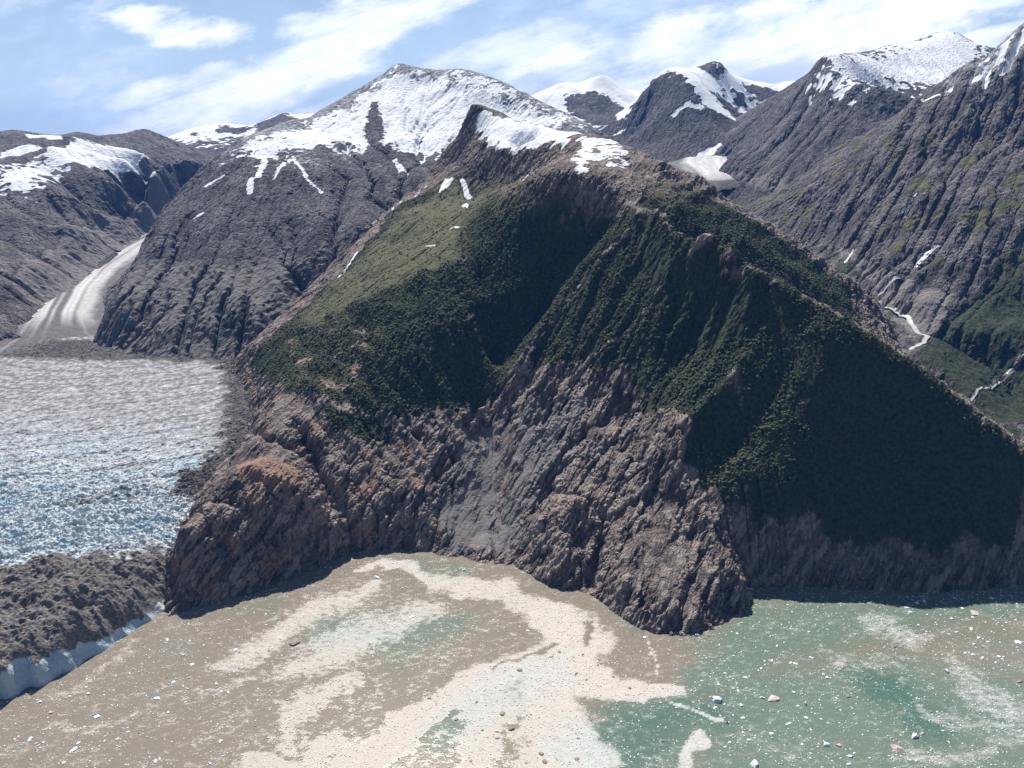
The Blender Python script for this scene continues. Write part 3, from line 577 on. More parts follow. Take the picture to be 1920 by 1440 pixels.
# ================================================================== RIGHT MOUNTAIN
right_lines = [
    Yl((2100, -60, 3900), (2000, 0, 3950), (1920, 50, 4000), (1870, 88, 4100), (1840, 120, 4180), (1790, 150, 4220), (1740, 182, 4220), (1700, 215, 4180), (1650, 270, 4080), (1600, 350, 3950), (1570, 410, 3860), (1545, 455, 3800)),
    Yl((1545, 455, 3800), (1590, 490, 3450), (1640, 550, 3150), (1680, 590, 2980), (1735, 632, 2780), (1710, 658, 2600), (1780, 730, 2420), (1830, 765, 2330)), [(1550, 2200, 70), (1850, 2050, 40)],
    Yl((1920, 640, 2720), (1860, 600, 2850), (1800, 560, 2980), (1720, 520, 3150), (1660, 480, 3380), (1620, 430, 3620)),
    Yl((2050, 500, 2950), (1920, 500, 3020), (1840, 450, 3180), (1760, 420, 3330), (1700, 380, 3550), (1660, 330, 3800)),
    Yl((2050, 330, 3350), (1920, 320, 3430), (1850, 300, 3600), (1790, 260, 3780), (1740, 230, 3960)), Yl((2050, 180, 3700), (1920, 180, 3760), (1870, 170, 3850), (1820, 190, 3930)),
    Yl((2050, 740, 2420), (1920, 760, 2440), (1850, 720, 2520), (1800, 680, 2640)),
    Yl((1560, 480, 3640), (1610, 480, 3480), (1650, 540, 3200)),
]
right_back = [(3200, 4700, 1000), (2400, 4900, 900), (1800, 4900, 700), (1500, 4800, 520), (1150, 4300, 380), (1150, 3900, 350), (1150, 3500, 260), (1150, 3100, 150), (1200, 2700, 60), (1350, 2400, 30), (2600, 2200, 500), (3000, 3000, 1100)]
def paint_right(f):
    nz = fbm(f.X / 110, f.Y / 110, f.H / 150, 4, 70); nb = fbm(f.X / 30, f.Y / 30, f.H / 60, 3, 74)
    top = f.area([(1920, 52), (1870, 90), (1838, 130), (1800, 160), (1830, 165), (1870, 140), (1920, 120), (2050, 130), (2050, 0)], 20, 150, 3)
    snow = sstep(-50, 50, top + 130 * nb + 60 * nz - 5 * f.rel - 60 * f.slope)
    hi = sstep(900, 1150, f.H + 100 * nz - 6 * f.rel) * 0.5
    snow = np.maximum(snow, hi)
    for L, wd in (([(1710, 510), (1745, 470), (1760, 462)], 6), ([(1650, 552), (1690, 525), (1712, 508)], 5), ([(1585, 492), (1600, 470)], 5), ([(1690, 400), (1718, 365)], 5), ([(1730, 190), (1760, 178)], 10)):
        snow = np.maximum(snow, sstep(wd * 1.3, wd * 0.6, f.line(L) + 5 * nb))
    woods = f.area([(1735, 640), (1780, 570), (1850, 520), (1920, 480), (2100, 440), (2100, 830), (1920, 820), (1830, 770), (1780, 730), (1712, 660)], 25, 120, 5)
    veg = sstep(-60, 60, woods + 90 * nz)
    band = 0.75 * sstep(-0.05, 0.3, nz + 0.3 * nb) * sstep(1000, 800, f.H) * sstep(0.5, 0.3, f.slope)
    veg = np.maximum(veg, band)
    for L, wd in (([(1920, 668), (1870, 715), (1820, 760)], 5),):
        veg = veg * sstep(wd, wd * 2, f.line(L)); 
    scree = f.area([(1545, 455), (1600, 470), (1680, 520), (1800, 560), (1760, 620), (1720, 630), (1660, 585)], 20, 100, 7)
    scree = 0.8 * sstep(-40, 40, scree + 40 * nz)
    veg = np.where(scree > .4, veg * 0.5, veg); f.vegf = veg
    meadow = sstep(350, 550, f.H + 100 * nz)
    return dict(veg=veg, meadow=meadow, snow=snow, rust=0.3 * sstep(0, .4, nb + 0.2), scree=scree), 1 - 0.92 * sstep(.4, .6, snow) + 0 * nz
M_RIGHT = terrain_material('streaked_rock', 2.8, (0.120, 0.110, 0.113), (0.062, 0.058, 0.064), (0.29, 0.268, 0.262), dip=True)
right = build_mountain('right_mountain', (1120, 3300, 2050, 4800), 6.0, right_lines, right_back, dict(iters=20, K=0.03, m=0.42, keep=8), rough=20, wl=170, crag=5.5, flat=True, fol=np.subtract(at_y(1850, 180, 3900), at_y(1640, 520, 3250)), folamp=0.7, slab=0.3, folsc=2.0, fine=(5, 0.012, 3, 6),
                       ribs=((at_y(1850, 180, 3900), at_y(1640, 520, 3250), 240, 62, [(1900, 70), (1740, 182), (1600, 350), (1550, 450), (1650, 560), (1740, 630), (1920, 700), (2100, 600), (2100, 0)]),), paint=paint_right, mat=M_RIGHT, seed=4, floor=20, cragwl=34)

# ================================================================== MID-RIGHT MOUNTAIN with the snowfield
mid_lines = [
    [(x + (-170), y + (120), z + (-200)) for x, y, z in Yl((1345, 330, 5400), (1400, 275, 5900), (1440, 230, 6000), (1480, 185, 5900), (1520, 140, 5750))],
    Yl((1345, 330, 5400), (1400, 275, 5900), (1440, 230, 6000), (1480, 185, 5900), (1520, 140, 5750), (1545, 108, 5600), (1575, 108, 5900), (1600, 102, 6300), (1640, 97, 6600), (1690, 82, 6900), (1730, 75, 7000), (1768, 57, 7000), (1800, 68, 6950), (1840, 92, 6800), (1900, 100, 6700)),
    Yl((1545, 108, 5600), (1570, 150, 5350), (1600, 200, 5100), (1600, 260, 4850), (1560, 330, 4600), (1530, 390, 4400), (1540, 440, 4150)),
    Yl((1350, 335, 5350), (1390, 350, 5000), (1430, 370, 4750), (1480, 400, 4500), (1540, 450, 4100)), Yl((1480, 230, 5500), (1450, 290, 5250), (1430, 340, 4950)), Yl((1500, 300, 4950), (1480, 360, 4650)),
    Yl((1660, 130, 6200), (1720, 130, 6300), (1780, 110, 6500)), Yl((1640, 190, 5500), (1720, 180, 5500), (1780, 170, 5500)), Yl((1680, 250, 4900), (1740, 215, 5000)),
    Yl((1620, 330, 4500), (1660, 290, 4600)),
    Yl((1800, 80, 8300), (1860, 75, 8500), (1890, 60, 8600), (1900, 50, 8600), (1912, 57, 8600), (1960, 80, 8600)),
]
mid_back = [(1000, 5600, 500), (1300, 6800, 600), (1500, 7600, 700), (2600, 9300, 700), (3500, 9000, 800), (4600, 8800, 800), (4300, 7000, 800), (3500, 5500, 700), (2500, 4500, 400), (1500, 3800, 300), (1000, 4600, 350), (2800, 7900, 950), (3600, 7900, 1050)]
def paint_mid(f):
    nz = fbm(f.X / 160, f.Y / 160, f.H / 200, 4, 80); nb = fbm(f.X / 42, f.Y / 42, f.H / 80, 3, 84)
    fld = f.area([(1550, 118), (1600, 105), (1690, 85), (1768, 60), (1840, 95), (1800, 150), (1760, 160), (1690, 150), (1600, 150)], 20, 200, 3)
    snow = sstep(-150, 120, fld + 260 * nb + 120 * nz - 7 * f.rel - 250 * f.slope + 90)
    snow = np.maximum(snow, sstep(9000, 6700, f.Y) * 0 + sstep(7000, 7300, f.Y) * sstep(0.6, 0.3, f.slope))
    mot = f.area([(1545, 112), (1580, 130), (1620, 170), (1600, 195), (1560, 190), (1520, 185), (1500, 180)], 20, 200, 5)
    snow = np.maximum(snow, sstep(-60, 160, mot + 220 * nb - 6 * f.rel))
    scree = f.area([(1345, 340), (1390, 345), (1480, 395), (1545, 440), (1600, 430), (1560, 380), (1480, 340), (1400, 320)], 30, 200, 7)
    scree = 0.75 * sstep(-60, 60, scree + 60 * nz)
    veg = 0.45 * sstep(900, 650, f.H + 150 * nz) * sstep(0.5, 0.25, f.slope); f.vegf = veg
    return dict(veg=veg, meadow=0 * nz + 0.6, snow=snow, rust=0 * nz, scree=scree), 1 - 0.92 * sstep(.4, .6, snow)
mid = build_mountain('snowfield_mountain', (950, 4400, 3750, 9200), 11, mid_lines, mid_back, dict(iters=16, K=0.03, m=0.42, keep=8), rough=20, wl=230, crag=5.5, flat=True, fol=(-0.5, -0.55, -0.6), folamp=0.7, slab=0.35, folsc=3.4, fine=(4, 0.014, 5, 6),
                     ribs=((at_y(1560, 190, 5150), at_y(1440, 350, 4800), 280, 55, [(1345, 330), (1480, 190), (1600, 160), (1740, 210), (1640, 300), (1560, 440), (1400, 360)]),), paint=paint_mid, mat=M_FAR, seed=5, floor=200, cragwl=60)

# ================================================================== FAR PEAKS
far_lines = [
    Yl((1190, 255, 7400), (1200, 215, 7500), (1222, 160, 7600), (1240, 137, 7700), (1275, 133, 7800), (1310, 128, 7900), (1335, 116, 8000), (1345, 114, 8000), (1365, 138, 8050), (1400, 150, 8200), (1440, 160, 8400), (1480, 172, 8500), (1530, 190, 8500)),
    Yl((1275, 140, 7450), (1300, 165, 7200), (1330, 200, 7000), (1390, 235, 6900), (1425, 240, 6800)), Yl((1200, 262, 7000), (1230, 290, 6600), (1290, 300, 6400)), Yl((1250, 200, 7100), (1260, 250, 6800)),
    Yl((1390, 200, 7700), (1440, 205, 7700), (1470, 180, 8000)),
    Yl((1000, 180, 9000), (1025, 170, 9000), (1045, 158, 9000), (1070, 155, 9000), (1085, 162, 9050), (1125, 143, 9100), (1145, 150, 9100), (1170, 170, 9100), (1220, 182, 9200)),
    Yl((1060, 180, 8700), (1120, 180, 8650), (1160, 195, 8600), (1200, 205, 8600)), Yl((1080, 215, 8200), (1150, 225, 8150), (1180, 220, 8200)),
    Yl((320, 262, 9000), (370, 240, 9300), (400, 236, 9400), (417, 232, 9400), (440, 238, 9400), (480, 240, 9400), (500, 225, 9400), (533, 213, 9400), (560, 222, 9400), (600, 215, 9500), (650, 210, 9500), (800, 215, 9500)),
    Yl((330, 290, 8200), (400, 290, 8000), (470, 275, 8300)), Yl((370, 262, 8700), (440, 262, 8700)),
    Yl((1380, 180, 13000), (1440, 172, 13000), (1500, 152, 13000), (1560, 150, 13000)),
    Yl((1400, 262, 7300), (1430, 255, 7400)),
]
far_back = [(-4000, 10500, 900), (-2000, 10500, 900), (0, 10800, 900), (2000, 10800, 900), (4500, 10800, 1000), (-4000, 7800, 500), (-2500, 7300, 450), (-500, 7500, 500), (800, 6200, 450), (1700, 6100, 650), (2600, 7600, 800), (0, 12900, 950), (-4000, 13000, 950), (5000, 13000, 1200), (3200, 9600, 900)]
def paint_far(f):
    nz = fbm(f.X / 220, f.Y / 220, f.H / 250, 4, 90); nb = fbm(f.X / 70, f.Y / 70, f.H / 110, 3, 94)
    snow = sstep(780, 1080, f.H + 120 * nz + 200 * nb - 420 * sstep(0.2, 0.5, f.slope) - 4 * f.rel)
    for q in ([(1225, 150), (1275, 136), (1300, 165), (1330, 205), (1400, 235), (1420, 245), (1290, 300), (1200, 265)], [(1300, 128), (1345, 115), (1366, 138), (1340, 145)], [(1385, 150), (1475, 175), (1460, 195), (1400, 180)], [(1060, 180), (1120, 172), (1175, 200), (1150, 230), (1070, 215)],
              [(415, 232), (475, 240), (450, 250), (410, 248)], [(480, 232), (533, 212), (560, 222), (500, 250), (480, 252)]):
        snow = snow * (1 - 0.85 * sstep(-60, 50, f.area(q, 30, 200, 4) + 120 * nb))
    for L, wd in (([(1305, 300), (1360, 272), (1400, 255)], 60), ([(1265, 215), (1290, 195), (1310, 200)], 25)):
        snow = np.maximum(snow, sstep(wd * 1.4, wd * 0.6, f.line(L) + 40 * nb))
    f.vegf = 0 * nz
    return dict(veg=0 * nz, meadow=0 * nz, snow=snow, rust=0 * nz, scree=0 * nz), 1 - 0.92 * sstep(.4, .6, snow)
M_PEAK = terrain_material('peak_rock', 7.0, (0.10, 0.095, 0.098), (0.06, 0.057, 0.062), (0.18, 0.172, 0.17), dip=True)
far = build_mountain('far_peaks', (-4800, 5200, 6100, 13400), 18, far_lines, far_back, dict(iters=12, K=0.03, m=0.42, keep=6), flat=True, rough=34, wl=330, fol=(-0.3, -0.6, -0.7), folamp=0.8, slab=0.35, folsc=5.0, crag=9, paint=paint_far, mat=M_PEAK, seed=6, floor=150, cragwl=90)

# ================================================================== MAIN GLACIER
gl = Field(-2900, -480, 1225, 3500, 2.9)
front = Zl((-640, 1560), (-430, 1480), (-260, 1400), (-120, 1350), (0, 1310), (60, 1286), (120, 1262), (180, 1228), (240, 1192), (280, 1166), (310, 1145), (330, 1125))
gl_lines = [
    front, sea(front, 14, -25), sea(front, 120, -40),
    Yl((-640, 1480, 915), (-430, 1405, 1018), (-260, 1330, 1130), (-120, 1285, 1225), (0, 1250, 1293), (60, 1243, 1322), (120, 1231, 1362), (180, 1210, 1414), (240, 1180, 1478), (280, 1158, 1520), (310, 1140, 1562)),
    Zl((-200, 1200, 90), (0, 1160, 88), (70, 1150, 84), (150, 1150, 78), (230, 1110, 66), (290, 1080, 58), (330, 1060, 50)),
    Zl((-200, 1080, 118), (0, 1075, 110), (90, 1040, 118), (180, 1030, 112), (240, 1050, 92), (300, 1030, 88)),
    Zl((-200, 960, 150), (0, 970, 146), (150, 970, 142), (260, 980, 120), (320, 980, 108), (380, 925, 132)),
    Zl((-300, 850, 178), (0, 860, 176), (150, 860, 175), (300, 880, 165), (405, 893, 150)), Zl((-300, 740, 206), (0, 760, 204), (150, 750, 205), (300, 760, 203), (450, 780, 194)),
    Zl((-400, 670, 232), (-100, 668, 232), (0, 668, 230), (200, 668, 232), (320, 672, 231), (420, 682, 222), (458, 690, 214)),
    Zl((-400, 640, 242), (0, 648, 240), (200, 650, 242), (420, 655, 240)),
]
pts = []
for Ln in gl_lines: pts += densify(Ln, 40)
gc = Field(-2900, -480, 1225, 3500, 8.7)
gl.H = resample(rbf(pts, gc.X, gc.Y, 0.003), (gl.ny, gl.nx))
gl.H0 = gl.H.copy()
X, Y = gl.X, gl.Y
dF = gl.line([(x, y) for x, y, _ in front], mapped=True)
dM = np.minimum(gl.line([(462, 690), (470, 770), (470, 830), (440, 866), (405, 893), (380, 925), (335, 985)]), 999)      # rock contact on the right
dB = gl.line([(-300, 652), (0, 655), (200, 657), (420, 662), (460, 672)])
n1 = fbm(X / 55, Y / 55, 0, 4, 110); n2 = fbm(X / 16, Y / 16, 0, 3, 114)
icefall = sstep(2250, 1650, Y + 0.15 * X + 150 * n1)                   # broken seracs towards the front
debris = sstep(-40, 35, gl.area([(-400, 1130), (-100, 1090), (0, 1075), (60, 1050), (100, 1045), (170, 1040), (215, 1060), (260, 1040), (320, 1040), (350, 1060), (370, 1165), (200, 1300), (0, 1430), (-300, 1540), (-700, 1660), (-900, 1300)], 25, 70, 3) + 55 * n1 + 25 * n2)
# crevasses: blocks long across the flow, arcs bowed down-glacier
cx, cy = -1450, 3600
R_ = np.hypot(X - cx, (Y - cy)) + 22 * fbm(X / 120, Y / 120, 0, 2, 118); TH = np.arctan2(X - cx, cy - Y) * 1500
r1 = ridged(TH / 34, R_ / 12, 0, 3, 115, 0.6); r2 = ridged(X / 9.5, Y / 9.5, 0, 3, 116, 0.65); r3 = ridged(X / 28, Y / 24, 0, 2, 117)
a1, a2, cid = worley(TH / 30 + 0.8 * n2, R_ / 14 + 0.8 * n2, 1)
crack = np.exp(-(a2 - a1) / 0.12)
ph = R_ / 92 + 0.25 * n1; lines_ = np.exp(-(np.abs(ph - np.round(ph)) / 0.045) ** 2) * sstep(-0.3, 0.3, n1 + 0.25 + 0.5 * n2)
front_ = sstep(1950, 1600, Y + 0.1 * X + 120 * n1)
amp = 1.2 + (3.2 * icefall + 3.2 * front_) * (1 - debris)
ser = amp * (0.75 * r1 + 0.75 * r2 + 0.8 * icefall * r3 + 0.8 * (cid - 0.5) - 0.8 * crack - 0.8 * lines_)
low = sstep(0.25, -0.9, 0.75 * r1 + 0.75 * r2 + 0.8 * icefall * r3)
knob = ridged(X / 42, Y / 42, 0, 4, 120); mound = fbm(X / 75, Y / 75, 0, 3, 121)
deb = 14 * knob + 17 * mound + 6 * n2 + 5 * ridged(X / 18, Y / 18, 0, 3, 122)
for (px, py, r, dp) in ((150, 1128, 26, 26), (35, 1128, 34, 22), (232, 1085, 20, 15), (100, 1090, 16, 9)):
    x0, y0 = gl.hit(px, py); deb = deb - dp * np.exp(-((X - x0) / r) ** 2 - ((Y - y0) / (r * 0.8)) ** 2)
edge_in = sstep(0, 45, dF) * (gl.H0 > 8)
cliff = sstep(26, 14, dF) * sstep(-800, -850, X)
flute = 3.0 * ridged(X / 8, Y / 8, 0, 4, 123, 0.65) + 9 * fbm(X / 30, Y / 30, 0, 3, 124)
gl.H = gl.H + edge_in * (ser * (1 - debris) + deb * debris) + cliff * flute * sstep(0, 6, gl.H0)
moraine = np.clip(sstep(115, 40, dM + 70 * n1 + 35 * n2) * sstep(1750, 1950, Y) + 0.9 * sstep(150, 60, dB + 45 * n1), 0, 1)
gl.H = gl.H + moraine * 9 * ridged(X / 26, Y / 26, 0, 5, 126, 0.62)
streak = gl.line([(130, 900 + 40), (300, 910), (420, 865)])
dirty = sstep(60, 0, streak + 30 * n1) * 0.8 * icefall
hb = np.interp(X, [-1000, -910, -840, -780], [52, 30, 11, 3])
bare_ice = sstep(hb + 9, hb - 5, gl.H0 + 9 * n2 + 12 * n1) * (dF < 70)
dirt = np.clip(np.maximum(np.maximum(debris * (1 - 0.95 * bare_ice), moraine), dirty * (0.6 + n2)) , 0, 1)
bn = fbm(X / 90, Y / 60, 0, 4, 127)
blue = np.clip(0.12 * front_ + icefall * (0.26 + 1.0 * low * (0.7 + 1.2 * bn) + 0.6 * sstep(0.0, 0.4, bn)) + (0.45 + 0.7 * n2) * cliff, 0, 1)
grime = np.clip(0.74 - 0.56 * icefall - 0.28 * front_ + 0.75 * n2 + 0.45 * fbm(TH / 60, R_ / 20, 0, 4, 128) + 0.65 * lines_ + 0.35 * low * (1 - icefall), 0, 1)
t = NT('glacier_ice')
g1 = t.noise(0.16, 4, 0.7); g2 = t.noise(0.05, 4, 0.6)
ice = t.mix(t.attr('grime'), (0.82, 0.835, 0.85), (0.20, 0.188, 0.192))
ice = t.mix(t.math('MULTIPLY', t.attr('blue'), t.ramp(g1, 0.3, 0.7, 0.35, 1.0)), ice, (0.43, 0.66, 0.76))
drt = t.mix(t.ramp(g1, 0.35, 0.65), (0.125, 0.112, 0.104), (0.31, 0.28, 0.255))
drt = t.mix(t.attr('dark'), drt, (0.045, 0.043, 0.046))
f_ = t.ramp(t.math('ADD', t.attr('dirt'), t.math('MULTIPLY', t.math('SUBTRACT', g1, 0.5), 0.9)), 0.35, 0.65)
M_ICE = t.out(t.mix(f_, ice, drt), 0.75, t.math('ADD', g1, t.math('MULTIPLY', t.noise(0.5, 3, 0.7), 0.4)), dist=7.0, strength=1.0, spec=0.25)
grid_mesh('glacier', np.stack([X + 0.25 * n2, Y, gl.H], -1), dict(dirt=dirt, blue=blue, grime=grime, dark=np.clip(moraine * (0.62 + 0.9 * n2 + 0.3 * n1), 0, 1)), M_ICE, (gl.H > -10) & (X > -0.74 * Y - 520) & (X < -778 + 0.28 * (Y - 1560)) & (Y < 3170 + 25 * n1), smooth=False)

# ================================================================== TRIBUTARY GLACIERS
def valley_glacier(name, box, d, centre, halfw, mat, zlift, bump_amp, seed):
    f = Field(*box, d); c = np.array(densify(centre, 40)); w = np.array(densify([(h, 0, 0) for h in halfw], 1e9))
    cum = np.concatenate([[0], np.cumsum(np.hypot(*np.diff(np.array(centre)[:, :2], axis=0).T))])
    ds = np.concatenate([[0], np.cumsum(np.hypot(*np.diff(c[:, :2], axis=0).T))])
    wid = np.interp(ds, cum, halfw)
    best = np.full(f.X.shape, 1e9); lat = best.copy(); along = best.copy(); zz = best * 0; ww = best * 0 + 1
    for i in range(len(c) - 1):
        ex, ey = c[i + 1, 0] - c[i, 0], c[i + 1, 1] - c[i, 1]; l2 = ex * ex + ey * ey
        tt = np.clip(((f.X - c[i, 0]) * ex + (f.Y - c[i, 1]) * ey) / l2, 0, 1)
        dx, dy = f.X - c[i, 0] - tt * ex, f.Y - c[i, 1] - tt * ey; dd = np.hypot(dx, dy); b = dd < best
        best = np.where(b, dd, best); lat = np.where(b, np.sign(dx * ey - dy * ex) * dd, lat); along = np.where(b, ds[i] + tt * math.sqrt(l2), along)
        zz = np.where(b, c[i, 2] + tt * (c[i + 1, 2] - c[i, 2]), zz); ww = np.where(b, wid[i] + tt * (wid[i + 1] - wid[i]), ww)
    u = lat / ww; zz = blur(zz, 3)
    H = zz + zlift - 18 * u ** 2 + bump_amp * fbm(f.X / 40, f.Y / 40, 0, 4, seed)
    f.H = H
    return f, u, along, H, np.abs(u) < 1.9
t = NT('striped_glacier_ice')
s1 = t.noise(0.06, 4, 0.65)
c_ = t.mix(t.attr('stripe'), (0.58, 0.575, 0.57), (0.085, 0.078, 0.078))
c_ = t.mix(t.ramp(s1, 0.45, 0.75, 0, 0.5), c_, (0.20, 0.19, 0.185))
M_STRIPE = t.out(c_, 0.8, s1, dist=8.0, strength=0.6, spec=0.2)
cl = Zl((20, 700, 205), (70, 662, 232), (85, 630, 252), (100, 590, 272), (125, 545, 300), (165, 505, 332), (228, 465, 375), (285, 436, 410), (350, 400, 470), (420, 360, 540))
f, u, al, H, k = valley_glacier('tributary_glacier', (-3700, -1350, 2900, 8000), 9, cl, [600, 420, 250, 190, 180, 175, 165, 160, 160, 170], M_STRIPE, 4, 4, 130)
wob = u + 0.05 * fbm(al / 300, u * 2, 0, 2, 131)
st = 1.2 * np.exp(-((wob - 0.10) / 0.075) ** 2) + 1.0 * np.exp(-((wob + 0.10) / 0.05) ** 2) + 0.5 * np.exp(-((wob - 0.45) / 0.04) ** 2) + 0.35 * sstep(0.1, 0.6, ridged(wob * 7, al / 1500, 0, 3, 132)) + 0.9 * sstep(0.7, 1.0, np.abs(wob) + 0.1 * fbm(f.X / 60, f.Y / 60, 0, 3, 133)) + 0.7 * sstep(820, 420, al + 80 * u)
grid_mesh('tributary_glacier', np.stack([f.X, f.Y, H], -1), dict(stripe=np.clip(st, 0, 1)), M_STRIPE, k)
cr_ = Zl((1350, 340, 600), (1345, 320, 630), (1335, 305, 655), (1345, 292, 690), (1375, 276, 730), (1410, 262, 770), (1440, 250, 820))
f, u, al, H, k = valley_glacier('valley_glacier', (900, 3600, 4600, 8600), 14, cr_, [90, 170, 230, 250, 260, 260, 260], M_STRIPE, 26, 5, 140)
st = 0.3 * sstep(0.1, 0.6, ridged(u * 5, al / 900, 0, 3, 142)) + 0.7 * sstep(0.75, 1.0, np.abs(u)) + 0.2 * sstep(300, 0, al)
grid_mesh('valley_glacier', np.stack([f.X, f.Y, H], -1), dict(stripe=np.clip(st, 0, 1)), M_STRIPE, k)

# ================================================================== river and streams on the right
def ribbon(name, f, path, width, mat, lift=1.5, wob=0.35, zmax=None):
    c = [f.hit(*p) for p in path]; c = np.array(densify([(x, y, 0) for x, y in c], 6))[:, :2]
    c = c + 5 * np.stack([fbm(c[:, 0] / 40, c[:, 1] / 40, 0, 2, 7), fbm(c[:, 0] / 40, c[:, 1] / 40, 3, 2, 8)], 1)
    tg = np.gradient(c, axis=0); nrm = np.stack([-tg[:, 1], tg[:, 0]], 1); nrm /= np.linalg.norm(nrm, axis=1)[:, None] + 1e-9
    wd = width * (1 + wob * fbm(c[:, 0] / 25, c[:, 1] / 25, 0, 2, 9)); wd = np.broadcast_to(wd, (len(c),))
    rows = []
    for s_ in (-1, -0.33, 0.33, 1):
        q = c + nrm * (wd * s_ / 2)[:, None]; rows.append(np.stack([q[:, 0], q[:, 1], f.sample(q[:, 0], q[:, 1], f.P[..., 2]) + lift], 1))
    P = np.stack(rows, 0); P[..., 2] = np.maximum(P[..., 2], P[..., 2].mean(0)) if zmax is None else P[..., 2]
    return grid_mesh(name, P, {}, mat)
t = NT('silty_river_water'); M_RIVER = t.out(t.mix(t.noise(0.15), (0.55, 0.54, 0.52), (0.36, 0.35, 0.34)), 0.35, t.noise(0.3), 0.5, 0.4, 0.5)
ribbon('river', right, [(1650, 568), (1665, 580), (1685, 592), (1702, 597), (1710, 612), (1722, 627), (1738, 632), (1730, 645), (1708, 658)], 16, M_RIVER)
t = NT('white_stream_water'); M_STREAM = t.out(t.mix(t.noise(0.25), (0.5, 0.49, 0.48), (0.28, 0.26, 0.25)), 0.4)
ribbon('stream', right, [(1930, 660), (1890, 700), (1855, 730), (1818, 763)], 7, M_STREAM)
ribbon('stream', right, [(1760, 462), (1720, 500), (1690, 528), (1648, 555)], 9, M_STREAM)

# ================================================================== FJORD
wf = Field(-1500, 2600, 450, 2100, 5.0)
X, Y = wf.X, wf.Y; wf.H = 0 * X
def wl(*p): return [at_z(*q)[:2] for q in p]
wx = X + 85 * fbm(X / 170, Y / 170, 0, 4, 150) + 26 * fbm(X / 42, Y / 42, 0, 4, 152); wy = Y + 85 * fbm(X / 170, Y / 170, 7, 4, 151) + 26 * fbm(X / 42, Y / 42, 7, 4, 153)
def stroke(path, width, dens, soft=0.6):
    soft = soft + 0.35
    best = np.zeros(X.shape)
    c = wl(*path)
    for i, ((xa, ya), (xb, yb)) in enumerate(zip(c[:-1], c[1:])):
        ex, ey = xb - xa, yb - ya
        tt = np.clip(((wx - xa) * ex + (wy - ya) * ey) / (ex * ex + ey * ey + 1e-9), 0, 1)
        wv = width if np.isscalar(width) else width[i] + tt * (width[i + 1] - width[i])
        d_ = np.hypot(wx - xa - tt * ex, wy - ya - tt * ey) / wv
        best = np.maximum(best, dens * sstep(1 + soft * 0.5, 1 - soft * 0.5, d_))
    return best
cov = 0.31 + 0.22 * fbm(X / 120 + 0.004 * Y, Y / 45 - X / 90, 0, 4, 155) + 0.12 * fbm(X / 40, Y / 18 - X / 40, 0, 3, 156)
for s_ in (stroke([(660, 1065), (760, 1055), (860, 1080), (950, 1110), (1040, 1160), (1100, 1215)], [25, 25, 35, 45, 55, 55], 0.85, 1.0),
           stroke([(1010, 1140), (1060, 1200), (1110, 1260), (1180, 1290), (1265, 1290)], [45, 60, 62, 40, 26], 1.0, 0.35),
           stroke([(1040, 1220), (960, 1270), (880, 1310), (800, 1360), (720, 1400), (640, 1440)], [60, 60, 55, 55, 45, 40], 0.92, 0.7),
           stroke([(1050, 1280), (1060, 1340), (1060, 1400), (1050, 1470)], [50, 62, 66, 70], 0.95, 0.4),
           stroke([(960, 1330), (920, 1380), (900, 1440)], [50, 45, 45], 0.85, 0.7),
           stroke([(700, 1110), (600, 1150), (500, 1200), (420, 1240)], [38, 56, 50, 38], 0.76, 1.6),
           stroke([(820, 1130), (720, 1170), (640, 1220), (560, 1250)], [54, 80, 80, 54], 0.72, 1.7),
           stroke([(640, 1290), (560, 1330), (520, 1380)], [34, 40, 30], 0.68, 1.2),
           stroke([(480, 1260), (380, 1300), (300, 1320)], [22, 26, 20], 0.5, 1.5), stroke([(620, 1400), (500, 1430), (420, 1450)], [24, 30, 30], 0.7, 1.0),
           stroke([(80, 1310), (180, 1260), (250, 1220)], [14, 16, 10], 0.55, 1.4), stroke([(100, 1370), (180, 1360), (260, 1330)], [20, 24, 12], 0.55, 1.4), stroke([(0, 1420), (120, 1400)], [22, 20], 0.45, 1.4),
           stroke([(1260, 1318), (1310, 1340), (1360, 1352)], [3, 5, 9], 1.2, 0.6), stroke([(1225, 1245), (1232, 1225), (1228, 1205)], [4, 3, 2], 1.0, 0.8), stroke([(1290, 1298), (1330, 1310)], [3, 3], 0.8, 0.8),
           stroke([(1640, 1150), (1650, 1190), (1690, 1205), (1745, 1200)], [18, 42, 45, 18], 0.66, 1.3), stroke([(1560, 1210), (1600, 1240), (1680, 1255)], [14, 34, 26], 0.52, 1.5),
           stroke([(1800, 1250), (1850, 1300), (1920, 1340)], [24, 48, 50], 0.66, 1.3), stroke([(1740, 1330), (1820, 1350), (1940, 1380)], [14, 24, 30], 0.6, 1.3),
           stroke([(1680, 1440), (1760, 1410), (1860, 1420), (1940, 1400)], [20, 24, 20, 22], 0.62, 1.3), stroke([(1430, 1380), (1500, 1420), (1480, 1450)], [30, 40, 40], 0.45, 1.5),
           stroke([(1290, 1440), (1320, 1420), (1335, 1410)], [16, 16, 8], 1.0, 0.6)):
    cov = np.maximum(cov, s_)
for hole, wd in (([(850, 1385), (880, 1375)], 22), ([(790, 1400), (830, 1370), (870, 1345)], 16), ([(1020, 1210), (940, 1265)], 8), ([(940, 1165), (970, 1160)], 9), ([(1080, 1180), (1090, 1210)], 14)):
    cov = np.minimum(cov, 1 - 0.75 * stroke(hole, wd, 1.0, 1.0))
green = stroke([(1330, 1260), (1450, 1180), (1600, 1160), (1800, 1130), (2000, 1120)], [60, 110, 110, 60, 60], 1, 1.2)
